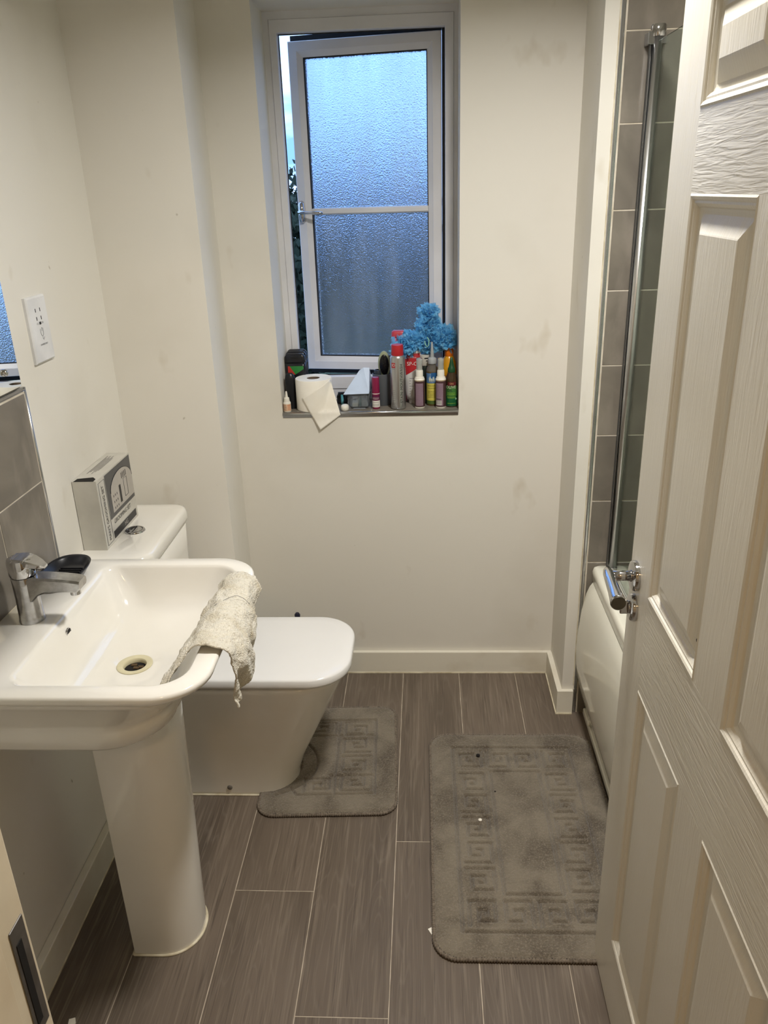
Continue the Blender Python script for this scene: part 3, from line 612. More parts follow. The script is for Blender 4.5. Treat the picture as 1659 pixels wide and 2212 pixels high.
# ---- bath and screen
bt = thing('bathtub', 'white acrylic bath behind the door with bowed panel', 'bathtub', (.86, 1.41, 0))
def B(x0, x1, y0, y1, z, r): return rr(x0, x1, y0, y1, z, r, r, 8, 8)
loft('tub', [B(.53, XR-.003, YN+.004, 2.2500, .50, .012), B(.511, XR-.002, YN+.003, 2.2505, .503, .012), B(.509, XR-.002, YN+.003, 2.2505, .535, .012), B(.513, XR-.003, YN+.004, 2.250, .547, .012), B(.520, XR-.006, YN+.008, 2.247, .5505, .014),
             B(.575, XR-.06, YN+.07, 2.19, .5505, .09), B(.583, XR-.068, YN+.08, 2.18, .545, .09), B(.62, XR-.10, YN+.14, 2.13, .32, .1), B(.65, XR-.13, YN+.22, 2.06, .17, .1), B(.70, XR-.18, YN+.3, 1.98, .155, .08)], 'acrylic', bt, True, True, True)
prof_p = [(.528, .5015), (.512, .499), (.503, .485), (.494, .46), (.483, .40), (.477, .33), (.474, .26), (.478, .20), (.486, .15), (.496, .105), (.502, .088), (.512, .08), (.518, .079)]
yy = [YN+.006]+[YN+.02+(2.235-YN-.02)*i/14 for i in range(15)]+[2.2465]
rings = []
for y in yy:
    e = 1 if YN+.01 < y < 2.24 else 0
    rings.append([(x+(0 if e else .012), y, z) for x, z in prof_p]+[(.535, y, .079), (.535, y, .5015)])
o = loft('bath_panel', rings, 'acrylic', bt, True, True, True); sharp(o, 35)
box('plinth', .522, .54, YN+.006, 2.246, .001, .082, 'acrylic', bt)
for z, x in ((.022, .510), (.062, .512)): box('plinth_rail', x, .524, YN+.006, 2.232, z-.011, z+.011, 'acrylic', bt, bev=.004)
lathe('panel_clip', [(.010, 0), (.010, -.004), (.006, -.007), (.001, -.0075)], (.511, 2.13, .046), 'acrylic', bt, 18, 'x')

sc_ = thing('bath_screen', 'glass bath screen with chrome pole against grey tiles', 'bath screen', (.553, 2.1, .551))
tube('pole', [(.564, 2.222, .553), (.564, 2.222, 1.978)], .0145, 'satin', sc_, 28)
box('wall_channel', .551, .577, 2.232, 2.2512, .553, 1.975, 'chrome', sc_, bev=.002)
box('glass_edge_seal', .5455, .5470, 2.216, 2.230, .56, 1.965, flat('grey_seal', (70, 72, 72), .4), sc_, bev=.0008)
box('screen_glass', .5615, .5675, 1.43, 2.209, .566, 1.962, 'clearglass', sc_, bev=.001, seg=1)
box('bottom_seal', .562, .567, 1.43, 2.209, .5525, .5655, 'clearplastic', sc_)
lathe('pole_cap', [(.0175, 0), (.0185, .003), (.0185, .022), (.0165, .026), (.006, .027)], (.564, 2.222, 1.972), 'chrome', sc_, 28)
box('hinge_bracket', .539, .563, 2.212, 2.2512, 1.955, 1.983, 'trim', sc_, bev=.002)
lathe('pole_foot', [(.019, 0), (.019, .006), (.0155, .010)], (.564, 2.222, .5512), 'chrome', sc_, 28)

# ================================================================== RUGS
def seg_dist(px, py, s):
    x0, y0, x1, y1 = s; dx, dy = x1-x0, y1-y0; L2 = dx*dx+dy*dy+1e-12
    t = np.clip(((px-x0)*dx+(py-y0)*dy)/L2, 0, 1)
    return np.hypot(px-(x0+t*dx), py-(y0+t*dy))
def key_cell(x, y, s, rot, flip):
    """one square spiral of the key border"""
    pts = [(.06, .06), (.06, .9), (.9, .9), (.9, .22), (.36, .22), (.36, .60), (.62, .60), (.62, .44)]
    out = []
    for a, b in pts:
        if flip: a = 1-a
        for _ in range(rot): a, b = 1-b, a
        out.append((x+a*s[0], y+b*s[1]))
    return [(*p, *q) for p, q in zip(out, out[1:])]
def rect_segs(x0, x1, y0, y1): return [(x0, y0, x1, y0), (x1, y0, x1, y1), (x1, y1, x0, y1), (x0, y1, x0, y0)]
def rug(name, label, w, d, step, inside, edge_dist, segs, outline, M4, hgt=.0135):
    nx, ny = int(w/step), int(d/step)
    X, Y = np.meshgrid(np.linspace(0, w, nx+1), np.linspace(0, d, ny+1), indexing='ij')
    D_ = np.full(X.shape, 9.)
    for s in segs: D_ = np.minimum(D_, seg_dist(X, Y, s))
    Z = np.full(X.shape, hgt)
    Z -= .0085*np.exp(-(D_/.0036)**2)
    Z += .0012*np.exp(-((D_-.007)/.004)**2)
    ed = edge_dist(X, Y); Z -= np.clip(.012-ed, 0, .012)*.35
    Z += RNG.normal(0, .0006, X.shape)
    ins = inside(X, Y)
    V = np.stack([X+RNG.normal(0, .0004, X.shape), Y+RNG.normal(0, .0004, X.shape), Z], -1).reshape(-1, 3)
    idx = np.arange(V.shape[0]).reshape(X.shape)
    q = np.stack([idx[:-1, :-1], idx[1:, :-1], idx[1:, 1:], idx[:-1, 1:]], -1).reshape(-1, 4)
    keep = (ins[:-1, :-1] & ins[1:, :-1] & ins[1:, 1:] & ins[:-1, 1:]).reshape(-1); q = q[keep]
    used = np.unique(q); mp_ = -np.ones(V.shape[0], int); mp_[used] = np.arange(len(used)); V = V[used]; q = mp_[q]
    V = [tuple(M4 @ Vector(p)) for p in V]
    t = thing(name, label, 'bath mat', tuple(M4 @ Vector((w/2, d/2, 0))))
    p = mesh('pile', V, q.tolist(), 'rug', t, True)
    # overlocked edge: a bound cord with stitches
    O = np.array(outline); O2 = []
    for a, b in zip(O, np.roll(O, -1, 0)):
        n = max(1, int(np.linalg.norm(b-a)/.0016)); O2 += [a+(b-a)*i/n for i in range(n)]
    pts = [tuple(M4 @ Vector((a[0], a[1], .0066))) for a in O2]
    rad = [.0050+.0012*math.sin(i*1.57) for i in range(len(pts))]
    tube('bound_edge', pts, rad, 'rugedge', t, 7, closed=True)
    base = [tuple(M4 @ Vector((a[0], a[1], .0008))) for a in outline]
    return t
def round_rect_sd(X, Y, w, d, r):
    qx = np.abs(X-w/2)-(w/2-r); qy = np.abs(Y-d/2)-(d/2-r)
    return -(np.hypot(np.maximum(qx, 0), np.maximum(qy, 0))+np.minimum(np.maximum(qx, qy), 0)-r)
def outline_rr(w, d, r): return [(p[0], p[1]) for p in rr(0, w, 0, d, 0, r, r, 2, 10)]
# bath mat
BW, BD = .502, .808
sg = rect_segs(.068, BW-.068, .068, BD-.068)+rect_segs(.178, BW-.178, .178, BD-.178)
cw = (BW-.136-.02)/4
for q in range(4):
    for yy_ in (.074, BD-.172): sg += key_cell(.078+q*cw+.004, yy_+.006, (cw-.010, .086), 0 if yy_ < .3 else 2, q % 2)
nr_ = 5; ch = (BD-.356)/nr_
for q in range(nr_):
    for xx_ in (.074, BW-.172): sg += key_cell(xx_+.006, .178+q*ch+.005, (.086, ch-.010), 1 if xx_ > .2 else 3, q % 2)
bm4 = Matrix.Translation((.0055, 1.308, 0)) @ Matrix.Rotation(math.radians(.35), 4, 'Z')
rug('bath_mat', 'large rectangular taupe bath mat with key pattern beside bath', BW, BD, .0026, lambda X, Y: round_rect_sd(X, Y, BW, BD, .055) > .001, lambda X, Y: round_rect_sd(X, Y, BW, BD, .055), sg, outline_rr(BW, BD, .055), bm4)
# pedestal mat, cut out around the toilet foot
QW, QD = .40, .50
Mq = Matrix.Translation((-.498, 1.752, 0)) @ Matrix.Rotation(math.radians(2.2), 4, 'Z')
cutc = (-.005, .212); cut_r = (.118, .098)
def cut_sd(X, Y):                                     # positive outside the notch
    n = np.hypot((X-cutc[0])/cut_r[0], (Y-cutc[1])/cut_r[1]); slot = np.minimum(1, 1)
    return (n-1)*.1
def q_in(X, Y): return np.minimum(round_rect_sd(X, Y, QW, QD, .05), cut_sd(X, Y))
ol = []
for p in outline_rr(QW, QD, .05):
    if not (p[0] < .02 and .11 < p[1] < .315): ol.append(p)
k0 = max(range(len(ol)), key=lambda i: ol[i][1]-10*ol[i][0] if ol[i][0] < .005 else -99)
top = [i for i, p in enumerate(ol) if p[0] < .004 and p[1] > .3]; i0 = top[-1]
arc_ = [(cutc[0]+cut_r[0]*math.cos(a), cutc[1]+cut_r[1]*math.sin(a)) for a in np.linspace(PI*.48, -PI*.48, 24)]
ol = ol[:i0+1]+arc_+ol[i0+1:]
sg = [(.105, .075, .335, .075), (.335, .075, .335, .425), (.335, .425, .105, .425), (.105, .075, .088, .105), (.20, .155, .335, .155), (.215, .075, .215, .425), (.105, .345, .335, .345)]
aa = [(cutc[0]+(cut_r[0]+.045)*math.cos(a), cutc[1]+(cut_r[1]+.045)*math.sin(a)) for a in np.linspace(PI*.36, -PI*.40, 16)]
sg += [(*p, *q) for p, q in zip(aa, aa[1:])]
for q in range(4): sg += key_cell(.225, .085+q*.086, (.10, .076), 1, q % 2)
for yy_ in (.083, .353): sg += key_cell(.12, yy_, (.088, .066), 0, yy_ > .2)
rug('toilet_mat', 'smaller taupe mat cut out around the toilet foot', QW, QD, .0026, lambda X, Y: q_in(X, Y) > .001, q_in, sg, ol, Mq)

# crumbs and scraps
def scrap(name, pts, mat, label, cat, z=.0006, th=.0012):
    n = len(pts); V = [(x, y, z) for x, y in pts]+[(x, y, z+th) for x, y in pts]
    F = [list(range(n))[::-1], list(range(n, 2*n))]+[[i, (i+1) % n, n+(i+1) % n, n+i] for i in range(n)]
    return tag(mesh(name, V, F, mat, None), label, cat)
scrap('paper_scrap', [(-.010, 1.392), (.004, 1.400), (.006, 1.372), (-.001, 1.376)], 'paper', 'cream paper corner poking out from under bath mat', 'scrap')
scrap('tissue_flake', [(-.79, 1.148), (-.778, 1.152), (-.772, 1.140), (-.776, 1.128), (-.786, 1.126)], 'paper', 'pale flake lying on floor near door frame', 'scrap')
def crumb(name, x, y, z, r, mat, label):
    rings = [ring((x, y, z+r*(.5-.5*math.cos(PI*i/6))), max(.0002, r*.8*math.sin(PI*i/6)*random.uniform(.75, 1.1)), 9) for i in range(7)]
    return tag(loft(name, rings, mat), label, 'crumb')
crumb('lint_ball', .148, 2.006, .013, .009, flat('black_lint', (24, 22, 22), .9), 'black lint ball on far border of bath mat')
crumb('lint_ball', .188, 1.85, .013, .004, MT['black_lint'], 'tiny black speck on middle of bath mat')
crumb('white_crumb', .137, 1.735, .013, .007, 'paper', 'white crumb on middle of bath mat')

# ================================================================== THINGS ON THE SILL
# black gel bottles, one behind the other
def gel(y, z1, label, dark):
    g = thing('shower_gel_bottle', label, 'bottle', (-.434, y, SZ), 'black shower gel bottles in the sill corner')
    hw, hd = .0350, .0117
    def R(w_, d_, z, r=.012): return rr(-.434-w_, -.434+w_, y-d_, y+d_, z, min(r, d_*.9), min(r, d_*.9), 3, 5)
    loft('bottle', [R(hw-.004, hd-.004, SZ), R(hw-.001, hd-.001, SZ+.004), R(hw, hd, SZ+.02), R(hw, hd, z1-.045), R(hw-.001, hd-.001, z1-.031)], 'black', g)
    o = loft('flip_cap', [R(hw-.001, hd-.001, z1-.030), R(hw-.0005, hd-.0005, z1-.027), R(hw-.001, hd-.001, z1-.010), R(hw-.006, hd-.004, z1-.003), R(hw-.011, hd-.008, z1)], 'black', g)
    box('cap_tab', -.434-.012, -.434+.022, y-hd-.0015, y-hd+.004, z1-.014, z1-.007, 'black', g, bev=.001)
    return g, hd
g1, hd = gel(2.610, 1.160, 'black shower gel bottle nearest the room with red and green mark', 1)
yf = 2.610-hd-.0004
mesh('green_mark', [(-.452, yf, 1.120), (-.406, yf, 1.120), (-.406, yf, 1.110), (-.434, yf, 1.092)], [[0, 1, 2, 3]], flat('mark_green', (48, 132, 62)), g1)
mesh('red_mark', [(-.458, yf, 1.120), (-.452, yf, 1.120), (-.434, yf, 1.092), (-.447, yf, 1.092), (-.453, yf, 1.076), (-.458, yf, 1.074)], [[0, 1, 2, 3, 4, 5]], flat('mark_red', (186, 58, 48)), g1)
gel(2.634, 1.164, 'middle one of three black shower gel bottles', 1); gel(2.658, 1.165, 'rearmost of three black shower gel bottles by window frame', 1)
# dark squeeze bottle with a waist beside the roll
db = thing('dark_bottle', 'black contoured bottle squeezed between dropper and toilet roll', 'bottle', (-.447, 2.558, SZ))
lathe('bottle', [(.0145, 0), (.016, .003), (.016, .020), (.0145, .045), (.0165, .075), (.0175, .095), (.0145, .112), (.008, .118)], (-.447, 2.5585, SZ), 'black', db, 30, ry=.75)
# dropper
dp = thing('dropper_bottle', 'tiny white dropper bottle with peach label at sill corner', 'bottle', (-.456, 2.5165, SZ))
c = (-.4555, 2.5165, SZ); wp = flat('white_plastic', (232, 228, 216), .35)
lathe('bottle', [(.0115, 0), (.0125, .002), (.0125, .030), (.0105, .034)], c, wp, dp, 24)
lathe('cap', [(.0095, .034), (.0098, .036), (.0085, .046), (.005, .048), (.0036, .060), (.0028, .066), (.0012, .068)], c, wp, dp, 20)
band('label', c, .0127, -PI*.95, -PI*.05, .004, .027, flat('peach_label', (222, 184, 152), .5), dp)
fine_print('lettering', c, .0128, -PI*.85, -PI*.5, [.007+.0035*q for q in range(6)], blk, dp)
fine_print('lettering', c, .0128, -PI*.42, -PI*.15, [.009, .014, .019, .0225], flat('label_orange', (196, 96, 40)), dp, .0022)
# toilet roll with a hanging sheet
tr_ = thing('toilet_roll', 'white toilet roll standing upright on sill, loose sheet hanging', 'toilet roll', (-.3695, 2.5555, SZ))
RC = (-.3695, 2.5555, SZ); RR = .0595; RH = .102
lathe('roll', [(.0215, .0), (RR-.002, 0), (RR, .002), (RR, RH-.002), (RR-.0015, RH), (.0215, RH-.0005), (.0215, 0)], RC, 'paper', tr_, 64, cap0=False, cap1=False)
lathe('core', [(.0212, .0005), (.0212, RH-.0015), (.0196, RH-.0015), (.0196, .0005)], RC, 'cardtube', tr_, 40, cap0=False, cap1=True)
# sheet: leaves the roll at its right front, twists and hangs over the sill edge
V, F = [], []; na, nb = 26, 20
A0 = Vector((-.3120, 2.540, 1.0885)); A1 = Vector((-.4035, 2.5085, 1.034)); B0 = Vector((-.2790, 2.4935, .980)); B1 = Vector((-.3475, 2.4885, .9315))
for i in range(na+1):
    a = i/na
    for j in range(nb+1):
        b = j/nb
        p = (A0*(1-b)+A1*b)*(1-a)+(B0*(1-b)+B1*b)*a
        # keep clear of the roll and of the sill edge
        dx = p.x-RC[0]; yfront = RC[1]-math.sqrt(max(0, (RR+.0015)**2-dx*dx)) if abs(dx) < RR else RC[1]
        if p.z > .986: p.y = min(p.y, yfront-.0002-.0025*a)
        p.y = min(p.y, 2.4945) if p.z < .99 else p.y
        p.y -= .0008*math.sin(a*PI)*(.5+.5*math.sin(b*7+a*3))
        p.y += .0006*mnoise.noise(Vector((a*9, b*9, 3)))
        V.append(tuple(p))
for i in range(na):
    for j in range(nb):
        k = i*(nb+1)+j; F.append([k, k+1, k+nb+2, k+nb+1])
o = mesh('loose_sheet', V, F, 'paper', tr_, True); md = o.modifiers.new('thick', 'SOLIDIFY'); md.thickness = .0005
# white oval cap
wcap = thing('oval_case', 'small white oval plastic case at sill edge beside roll', 'case', (-.268, 2.520, SZ))
rings = [[(-.267+.0135*k*math.cos(a), 2.521+.017*k*math.sin(a), SZ+z) for a in [2*PI*i/28 for i in range(28)]] for k, z in ((.85, 0), (1., .003), (1., .011), (.88, .0165), (.55, .019), (.1, .0195))]
loft('shell', rings, wp, wcap)
text_flat('lettering', '--', .006, (-.267, 2.5032, SZ+.007), (1, 0, 0), (0, 0, 1), gry, wcap)
# clear punnet with a bent pale-blue lid
pu = thing('plastic_tub', 'clear plastic tub with bent pale blue lid', 'container', (-.222, 2.563, SZ))
def Q(x0, x1, y0, y1, z, r): return rr(x0, x1, y0, y1, z, r, r, 3, 5)
loft('tub', [Q(-.248, -.194, 2.535, 2.585, SZ, .012), Q(-.254, -.188, 2.530, 2.590, SZ+.010, .014), Q(-.259, -.183, 2.526, 2.596, SZ+.050, .014), Q(-.2565, -.1855, 2.5285, 2.5935, SZ+.050, .013), Q(-.2515, -.1905, 2.5325, 2.5875, SZ+.011, .012), Q(-.246, -.196, 2.537, 2.583, SZ+.003, .011)], 'clearplastic', pu)
pb = flat('pale_blue_film', (196, 214, 240), .4)
V = [(-.270, 2.521, 1.040), (-.186, 2.521, 1.0415), (-.180, 2.600, 1.046), (-.238, 2.600, 1.046), (-.217, 2.548, 1.112), (-.203, 2.550, 1.121), (-.184, 2.554, 1.119), (-.180, 2.566, 1.085)]
o = mesh('bent_lid', V, [[0, 1, 4], [1, 5, 4], [1, 6, 5], [1, 7, 6], [0, 4, 3], [4, 5, 6, 3], [3, 6, 7, 2], [1, 2, 7]], pb, pu); md = o.modifiers.new('thick', 'SOLIDIFY'); md.thickness = .0008
for q, (x, y, m) in enumerate(((-.235, 2.552, wp), (-.212, 2.56, flat('teal_bits', (96, 138, 140), .4)), (-.224, 2.572, wp), (-.203, 2.55, flat('grey_bits', (150, 154, 156), .4)))):
    box('wrapped_piece', x-.010, x+.010, y-.007, y+.007, SZ+.0035, SZ+.016+.006*(q % 2), m, pu, bev=.003)
# small clutter behind it: black clip and teal strip
cl = thing('hair_clip', 'black hair clip lying behind the clear tub', 'hair clip', (-.285, 2.618, SZ))
for s in (-1, 1):
    box('clip_jaw', -.301, -.266, 2.617+s*.008-.004, 2.617+s*.008+.004, SZ+.0005, SZ+.030, 'black', cl, bev=.003)
tube('clip_spring', [(-.2985, 2.607, SZ+.022), (-.2985, 2.627, SZ+.022)], .0035, 'steel', cl, 10)
rz = thing('teal_razor', 'teal and black razor leaning by the toilet roll', 'razor', (-.283, 2.592, SZ))
tube('razor_handle', [(-.2795, 2.575, SZ+.005), (-.281, 2.588, SZ+.018), (-.283, 2.598, SZ+.032)], [.004, .005, .004], flat('teal_plastic', (82, 150, 158), .35), rz, 12)
box('razor_head', -.296, -.272, 2.596, 2.604, SZ+.030, SZ+.042, 'black', rz, bev=.002)
# maroon tube
mt_ = thing('maroon_tube', 'slim maroon cosmetic tube with white label', 'tube', (-.165, 2.538, SZ)); c = (-.165, 2.5385, SZ)
mr = flat('maroon_plastic', (130, 22, 66), .3)
lathe('body', [(.0118, 0), (.0125, .002), (.0125, .050)], c, mr, mt_, 28)
lathe('cap', [(.0128, .0505), (.013, .052), (.0122, .100), (.0112, .1035), (.004, .104)], c, mr, mt_, 28)
band('ring', c, .0131, 0, 2*PI, .0495, .0518, flat('label_white', (226, 222, 214), .45), mt_, 30)
band('label', c, .0127, 0, 2*PI, .006, .028, MT['label_white'], mt_, 30)
band('label', c, .01272, 0, 2*PI, .0285, .046, flat('plum_label', (96, 24, 66), .4), mt_, 30)
fine_print('lettering', c, .0129, -PI*.8, -PI*.2, [.033, .037], MT['label_white'], mt_); fine_print('lettering', c, .0129, -PI*.8, -PI*.2, [.011, .015, .022], blk, mt_)
# grey beaker with brush
cu_ = thing('grey_beaker', 'grey plastic beaker holding brush and dark tube', 'cup', (-.146, 2.591, SZ)); c = (-.146, 2.5925, SZ)
lathe('beaker', [(.027, 0), (.0285, .002), (.0315, .100), (.032, .104), (.0305, .105), (.0298, .103), (.0268, .004), (.002, .003)], c, flat('grey_plastic', (92, 96, 100), .38), cu_, 40)
dt = thing('dark_tube', 'dark tube standing in the grey beaker', 'tube', (-.160, 2.592, SZ+.004))
lathe('tube_body', [(.0125, 0), (.013, .003), (.013, .108), (.0125, .112), (.010, .1125), (.0095, .108)], (-.159, 2.592, SZ+.004), flat('dark_slate_plastic', (52, 58, 66), .25), dt, 28)
br = thing('nail_brush', 'sage green oval brush with black bristles upright in beaker', 'brush', (-.136, 2.589, SZ+.004))
sage = flat('sage_plastic', (158, 166, 136), .4)
def bp_(k, y, zz0=1.122, sx=.0205, sz=.045):
    P = []
    for i in range(32):
        a = 2*PI*i/32; x = sx*k*math.cos(a); z = sz*k*math.sin(a)
        if z < -.01: x *= .95
        P.append((-.137+x, y-.12*(z), zz0+z))
    return P
loft('brush_head', [bp_(.93, 2.581), bp_(1., 2.583), bp_(1., 2.590), bp_(.93, 2.593)], sage, br)
tube('brush_handle', [(-.137, 2.592, 1.088), (-.138, 2.594, 1.05), (-.140, 2.592, SZ+.012)], [.012, .0085, .007], sage, br, 14, flat_=.6)
loft('bristle_pad', [bp_(.80, 2.5808, sx=.0195, sz=.043), bp_(.78, 2.5795, sx=.0195, sz=.043)], 'black', br)
V, F = [], []
for i in range(420):
    a = random.uniform(0, 2*PI); r = math.sqrt(random.random())*.78; x = -.137+.0195*r*math.cos(a); z = 1.122+.043*r*math.sin(a); y = 2.580-.12*(z-1.122); k = len(V)
    tx, tz = random.uniform(-.0015, .0015), random.uniform(-.0015, .0015)
    V += [(x-.0004, y, z), (x+.0004, y, z), (x+tx, y-.009, z+tz)]; F.append([k, k+1, k+2])
bs = mesh('bristles', V, F, 'black', br); bs['kind'] = 'stuff'
# silver aerosol
ca = thing('silver_can', 'tall silver mouthwash can with red cap', 'can', (-.0915, 2.533, SZ)); c = (-.0915, 2.5345, SZ); r = .0245
alu = pm('brushed_aluminium', (.52, .52, .52, 1), .3, .9); MT['alu'] = alu; vary(alu, (.46, .46, .46, 1), scale=(40, 40, .5), nscale=3)
lathe('can', [(.021, 0), (.0235, .002), (r, .005), (r, .166), (.0235, .170), (.019, .1745)], c, alu, ca, 48)
red = flat('cap_red', (178, 34, 42), .35)
lathe('cap', [(.0192, .171), (.0196, .173), (.0190, .205), (.018, .2075), (.010, .208)], c, red, ca, 40)
text_cyl('lettering', 'STAIN  MOUTHWASH', .0128, (c[0], c[1], c[2]+.086), r+.0003, -PI*.5+.52, blk, ca, True)
band('logo', c, r+.0003, -PI*.5-.86, -PI*.5-.30, .137, .153, red, ca)
text_cyl('lettering', 'ID', .0125, (c[0], c[1], c[2]+.145), r+.0005, -PI*.5-.54, MT['label_white'], ca)
fine_print('lettering', c, r+.0003, -PI*.5-.80, -PI*.5-.34, [.133], gry, ca); fine_print('lettering', c, r+.0003, -PI*.5-.80, -PI*.5-.3, [.018, .022, .030, .038, .044, .050, .056, .062], gry, ca)
# red and white squeeze tube standing on its cap
rt = thing('red_tube', 'red and white squeeze tube standing behind silver can', 'tube', (-.046, 2.604, SZ))
def TQ(w_, d_, z): return [(-.0455+w_*math.cos(a), 2.604+d_*math.sin(a), z) for a in [2*PI*i/36 for i in range(36)]]
lb = MT['label_white']; tubewhite = flat('tube_white', (214, 212, 208), .35)
loft('cap', [TQ(.013, .013, SZ), TQ(.0135, .0135, SZ+.002), TQ(.0135, .0135, SZ+.012), TQ(.015, .015, SZ+.014)], tubewhite, rt)
loft('tube_body', [TQ(.019, .018, SZ+.0142), TQ(.0225, .019, SZ+.030), TQ(.0255, .014, SZ+.10), TQ(.0275, .006, SZ+.150), TQ(.028, .0018, SZ+.166), TQ(.028, .0015, SZ+.174)], tubewhite, rt)
def tqf(x, z):                                             # point on the tube front for a given x offset and height
    zs = [SZ+.0142, SZ+.03, SZ+.10, SZ+.150, SZ+.166, SZ+.174]; w_ = np.interp(z, zs, [.019, .0225, .0255, .0275, .028, .028]); d_ = np.interp(z, zs, [.018, .019, .014, .006, .0018, .0015])
    return (-.0455+x, 2.604-d_*math.sqrt(max(0, 1-min(1, abs(x)/w_)**2))-.0005, z)
V, F = [], []
for i in range(13):
    for j in range(9):
        x = -.0255+.051*i/12; zb = SZ+.093+.030*(i/12); V.append(tqf(x, zb+(SZ+.165-zb)*j/8))
for i in range(12):
    for j in range(8): k = i*9+j; F.append([k, k+9, k+10, k+1])
mesh('red_label', V, F, red, rt, True)
Vt, Ft = text_vf('SP-C', .017); mesh('lettering', [(lambda p: (p[0], p[1]-.0006, p[2]))(tqf(x-.001, SZ+.132+y)) for x, y in Vt], Ft, MT['label_white'], rt)
V, F = [], []
for q in range(5):
    k = len(V); x0 = -.014+q*.0058; V += [(lambda p: (p[0], p[1]-.0006, p[2]))(tqf(xx, zz_)) for xx, zz_ in ((x0, SZ+.1505), (x0+.0042, SZ+.1505), (x0+.0042, SZ+.1535), (x0, SZ+.1535))]; F.append([k, k+1, k+2, k+3])
mesh('lettering', V, F, flat('print_pink', (222, 150, 150)), rt)
V, F = [], []
for q in range(7):
    z = SZ+.034+q*.0085; k = len(V); x0, x1 = -.010, random.uniform(.004, .015)
    V += [tqf(x0, z), tqf(x1, z), tqf(x1, z+.0015), tqf(x0, z+.0015)]; F.append([k, k+1, k+2, k+3])
mesh('lettering', [(x, y-.0005, z) for x, y, z in V], F, gry, rt)
# spray bottles
def spray(x, y, label, rot, barcode):
    s = thing('spray_bottle', label, 'spray bottle', (x, y, SZ), 'white capped spray bottles with mauve labels'); c = (x, y, SZ)
    lathe('bottle', [(.0155, 0), (.0168, .002), (.0168, .092), (.0162, .097), (.0125, .1005), (.0105, .102)], c, wp, s, 36)
    lathe('collar', [(.0142, .098), (.0145, .100), (.0142, .1015), (.0118, .1025), (.0115, .122), (.0095, .125)], c, wp, s, 30)
    lathe('pump', [(.0072, .1255), (.0078, .127), (.0076, .142), (.0090, .144), (.0088, .156), (.006, .159)], c, wp, s, 26)
    lathe('clear_cap', [(.0094, .1265), (.0098, .128), (.0094, .160), (.0085, .1625), (.003, .163)], c, 'clearplastic', s, 26)
    band('label', c, .0170, 0, 2*PI, .006, .090, flat('dark_mauve_label', (74, 48, 50), .45), s, 40)
    band('label', c, .01715, -PI*.5-.82+rot, -PI*.5+.70+rot, .010, .083, flat('mauve_label', (142, 118, 132), .5), s)
    fine_print('lettering', c, .0173, -PI*.5-.72+rot, -PI*.5+.60+rot, [.014+.0042*q for q in range(16) if not (barcode and q < 6)], flat('print_plum', (104, 82, 96)), s)
    if barcode:
        band('barcode', c, .0173, -PI*.5-.75+rot, -PI*.5+.42+rot, .012, .027, MT['label_white'], s)
        for q in range(12): band('bar', c, .0174, -PI*.5-.70+rot+q*.09, -PI*.5-.70+rot+q*.09+(.05 if q % 3 else .028), .0135, .027, blk, s, 1)
        fine_print('lettering', c, .0174, -PI*.5-.7+rot, -PI*.5+.3+rot, [.0295], blk, s, .0035)
    band('label_stripe', c, .0171, 0, 2*PI, .0905, .093, flat('gold_stripe', (180, 160, 120), .4), s, 40)
    return s
spray(-.0220, 2.5375, 'white capped spray bottle with mauve label beside silver can', 0., False)
spray(.0465, 2.5345, 'white capped spray bottle with barcode beside green bottle', -.28, True)
# clear bottle with blue/yellow label, nozzle
cb_ = thing('nozzle_bottle', 'clear nozzle bottle with blue and yellow label between sprays', 'bottle', (.0195, 2.574, SZ)); c = (.0195, 2.574, SZ)
lathe('bottle', [(.0185, 0), (.0195, .002), (.0195, .112), (.0175, .122), (.011, .132), (.010, .136)], c, flat('amber_clear_body', (120, 96, 60), .12, trans=.35, ior=1.3), cb_, 36)
lathe('shoulder', [(.0196, .113), (.0178, .1235), (.0113, .133), (.0105, .137)], c, 'clearplastic', cb_, 36, cap0=False, cap1=False)
frostp = flat('milky_plastic', (196, 200, 202), .35, trans=.3)
lathe('cap', [(.0135, .137), (.0140, .139), (.0140, .152), (.012, .155), (.0062, .158), (.0045, .185), (.0028, .205), (.001, .2065)], c, frostp, cb_, 28)
band('label', c, .0197, 0, 2*PI, .018, .075, flat('yellow_label', (216, 204, 92), .45), cb_, 40)
band('label', c, .0197, 0, 2*PI, .0755, .108, flat('blue_label', (92, 132, 176), .45), cb_, 40)
band('label', c, .01985, -PI*.5-.2, -PI*.5+.75, .092, .110, flat('deep_blue_label', (34, 88, 140), .45), cb_)
band('label', c, .0197, 0, 2*PI, .006, .0178, flat('green_label_foot', (86, 110, 50), .45), cb_, 40)
pcream = flat('print_cream', (226, 224, 196))
for q in range(6): tube('white_stroke', [cyl_map(c, .0200, -PI*.5-.55, .0032*q, .094+.004*math.sin(q*1.7)), cyl_map(c, .0200, -PI*.5-.55, .0032*q+.0008, .086), cyl_map(c, .0200, -PI*.5-.55, .0032*q+.0014, .079-.002*(q % 2))], [.0006, .0011, .0005], pcream, cb_, 6)
fine_print('lettering', c, .0199, -PI*.5-.9, -PI*.5+.7, [.028, .033, .038, .043, .048, .058, .066], flat('print_olive', (112, 104, 40)), cb_, .0018)
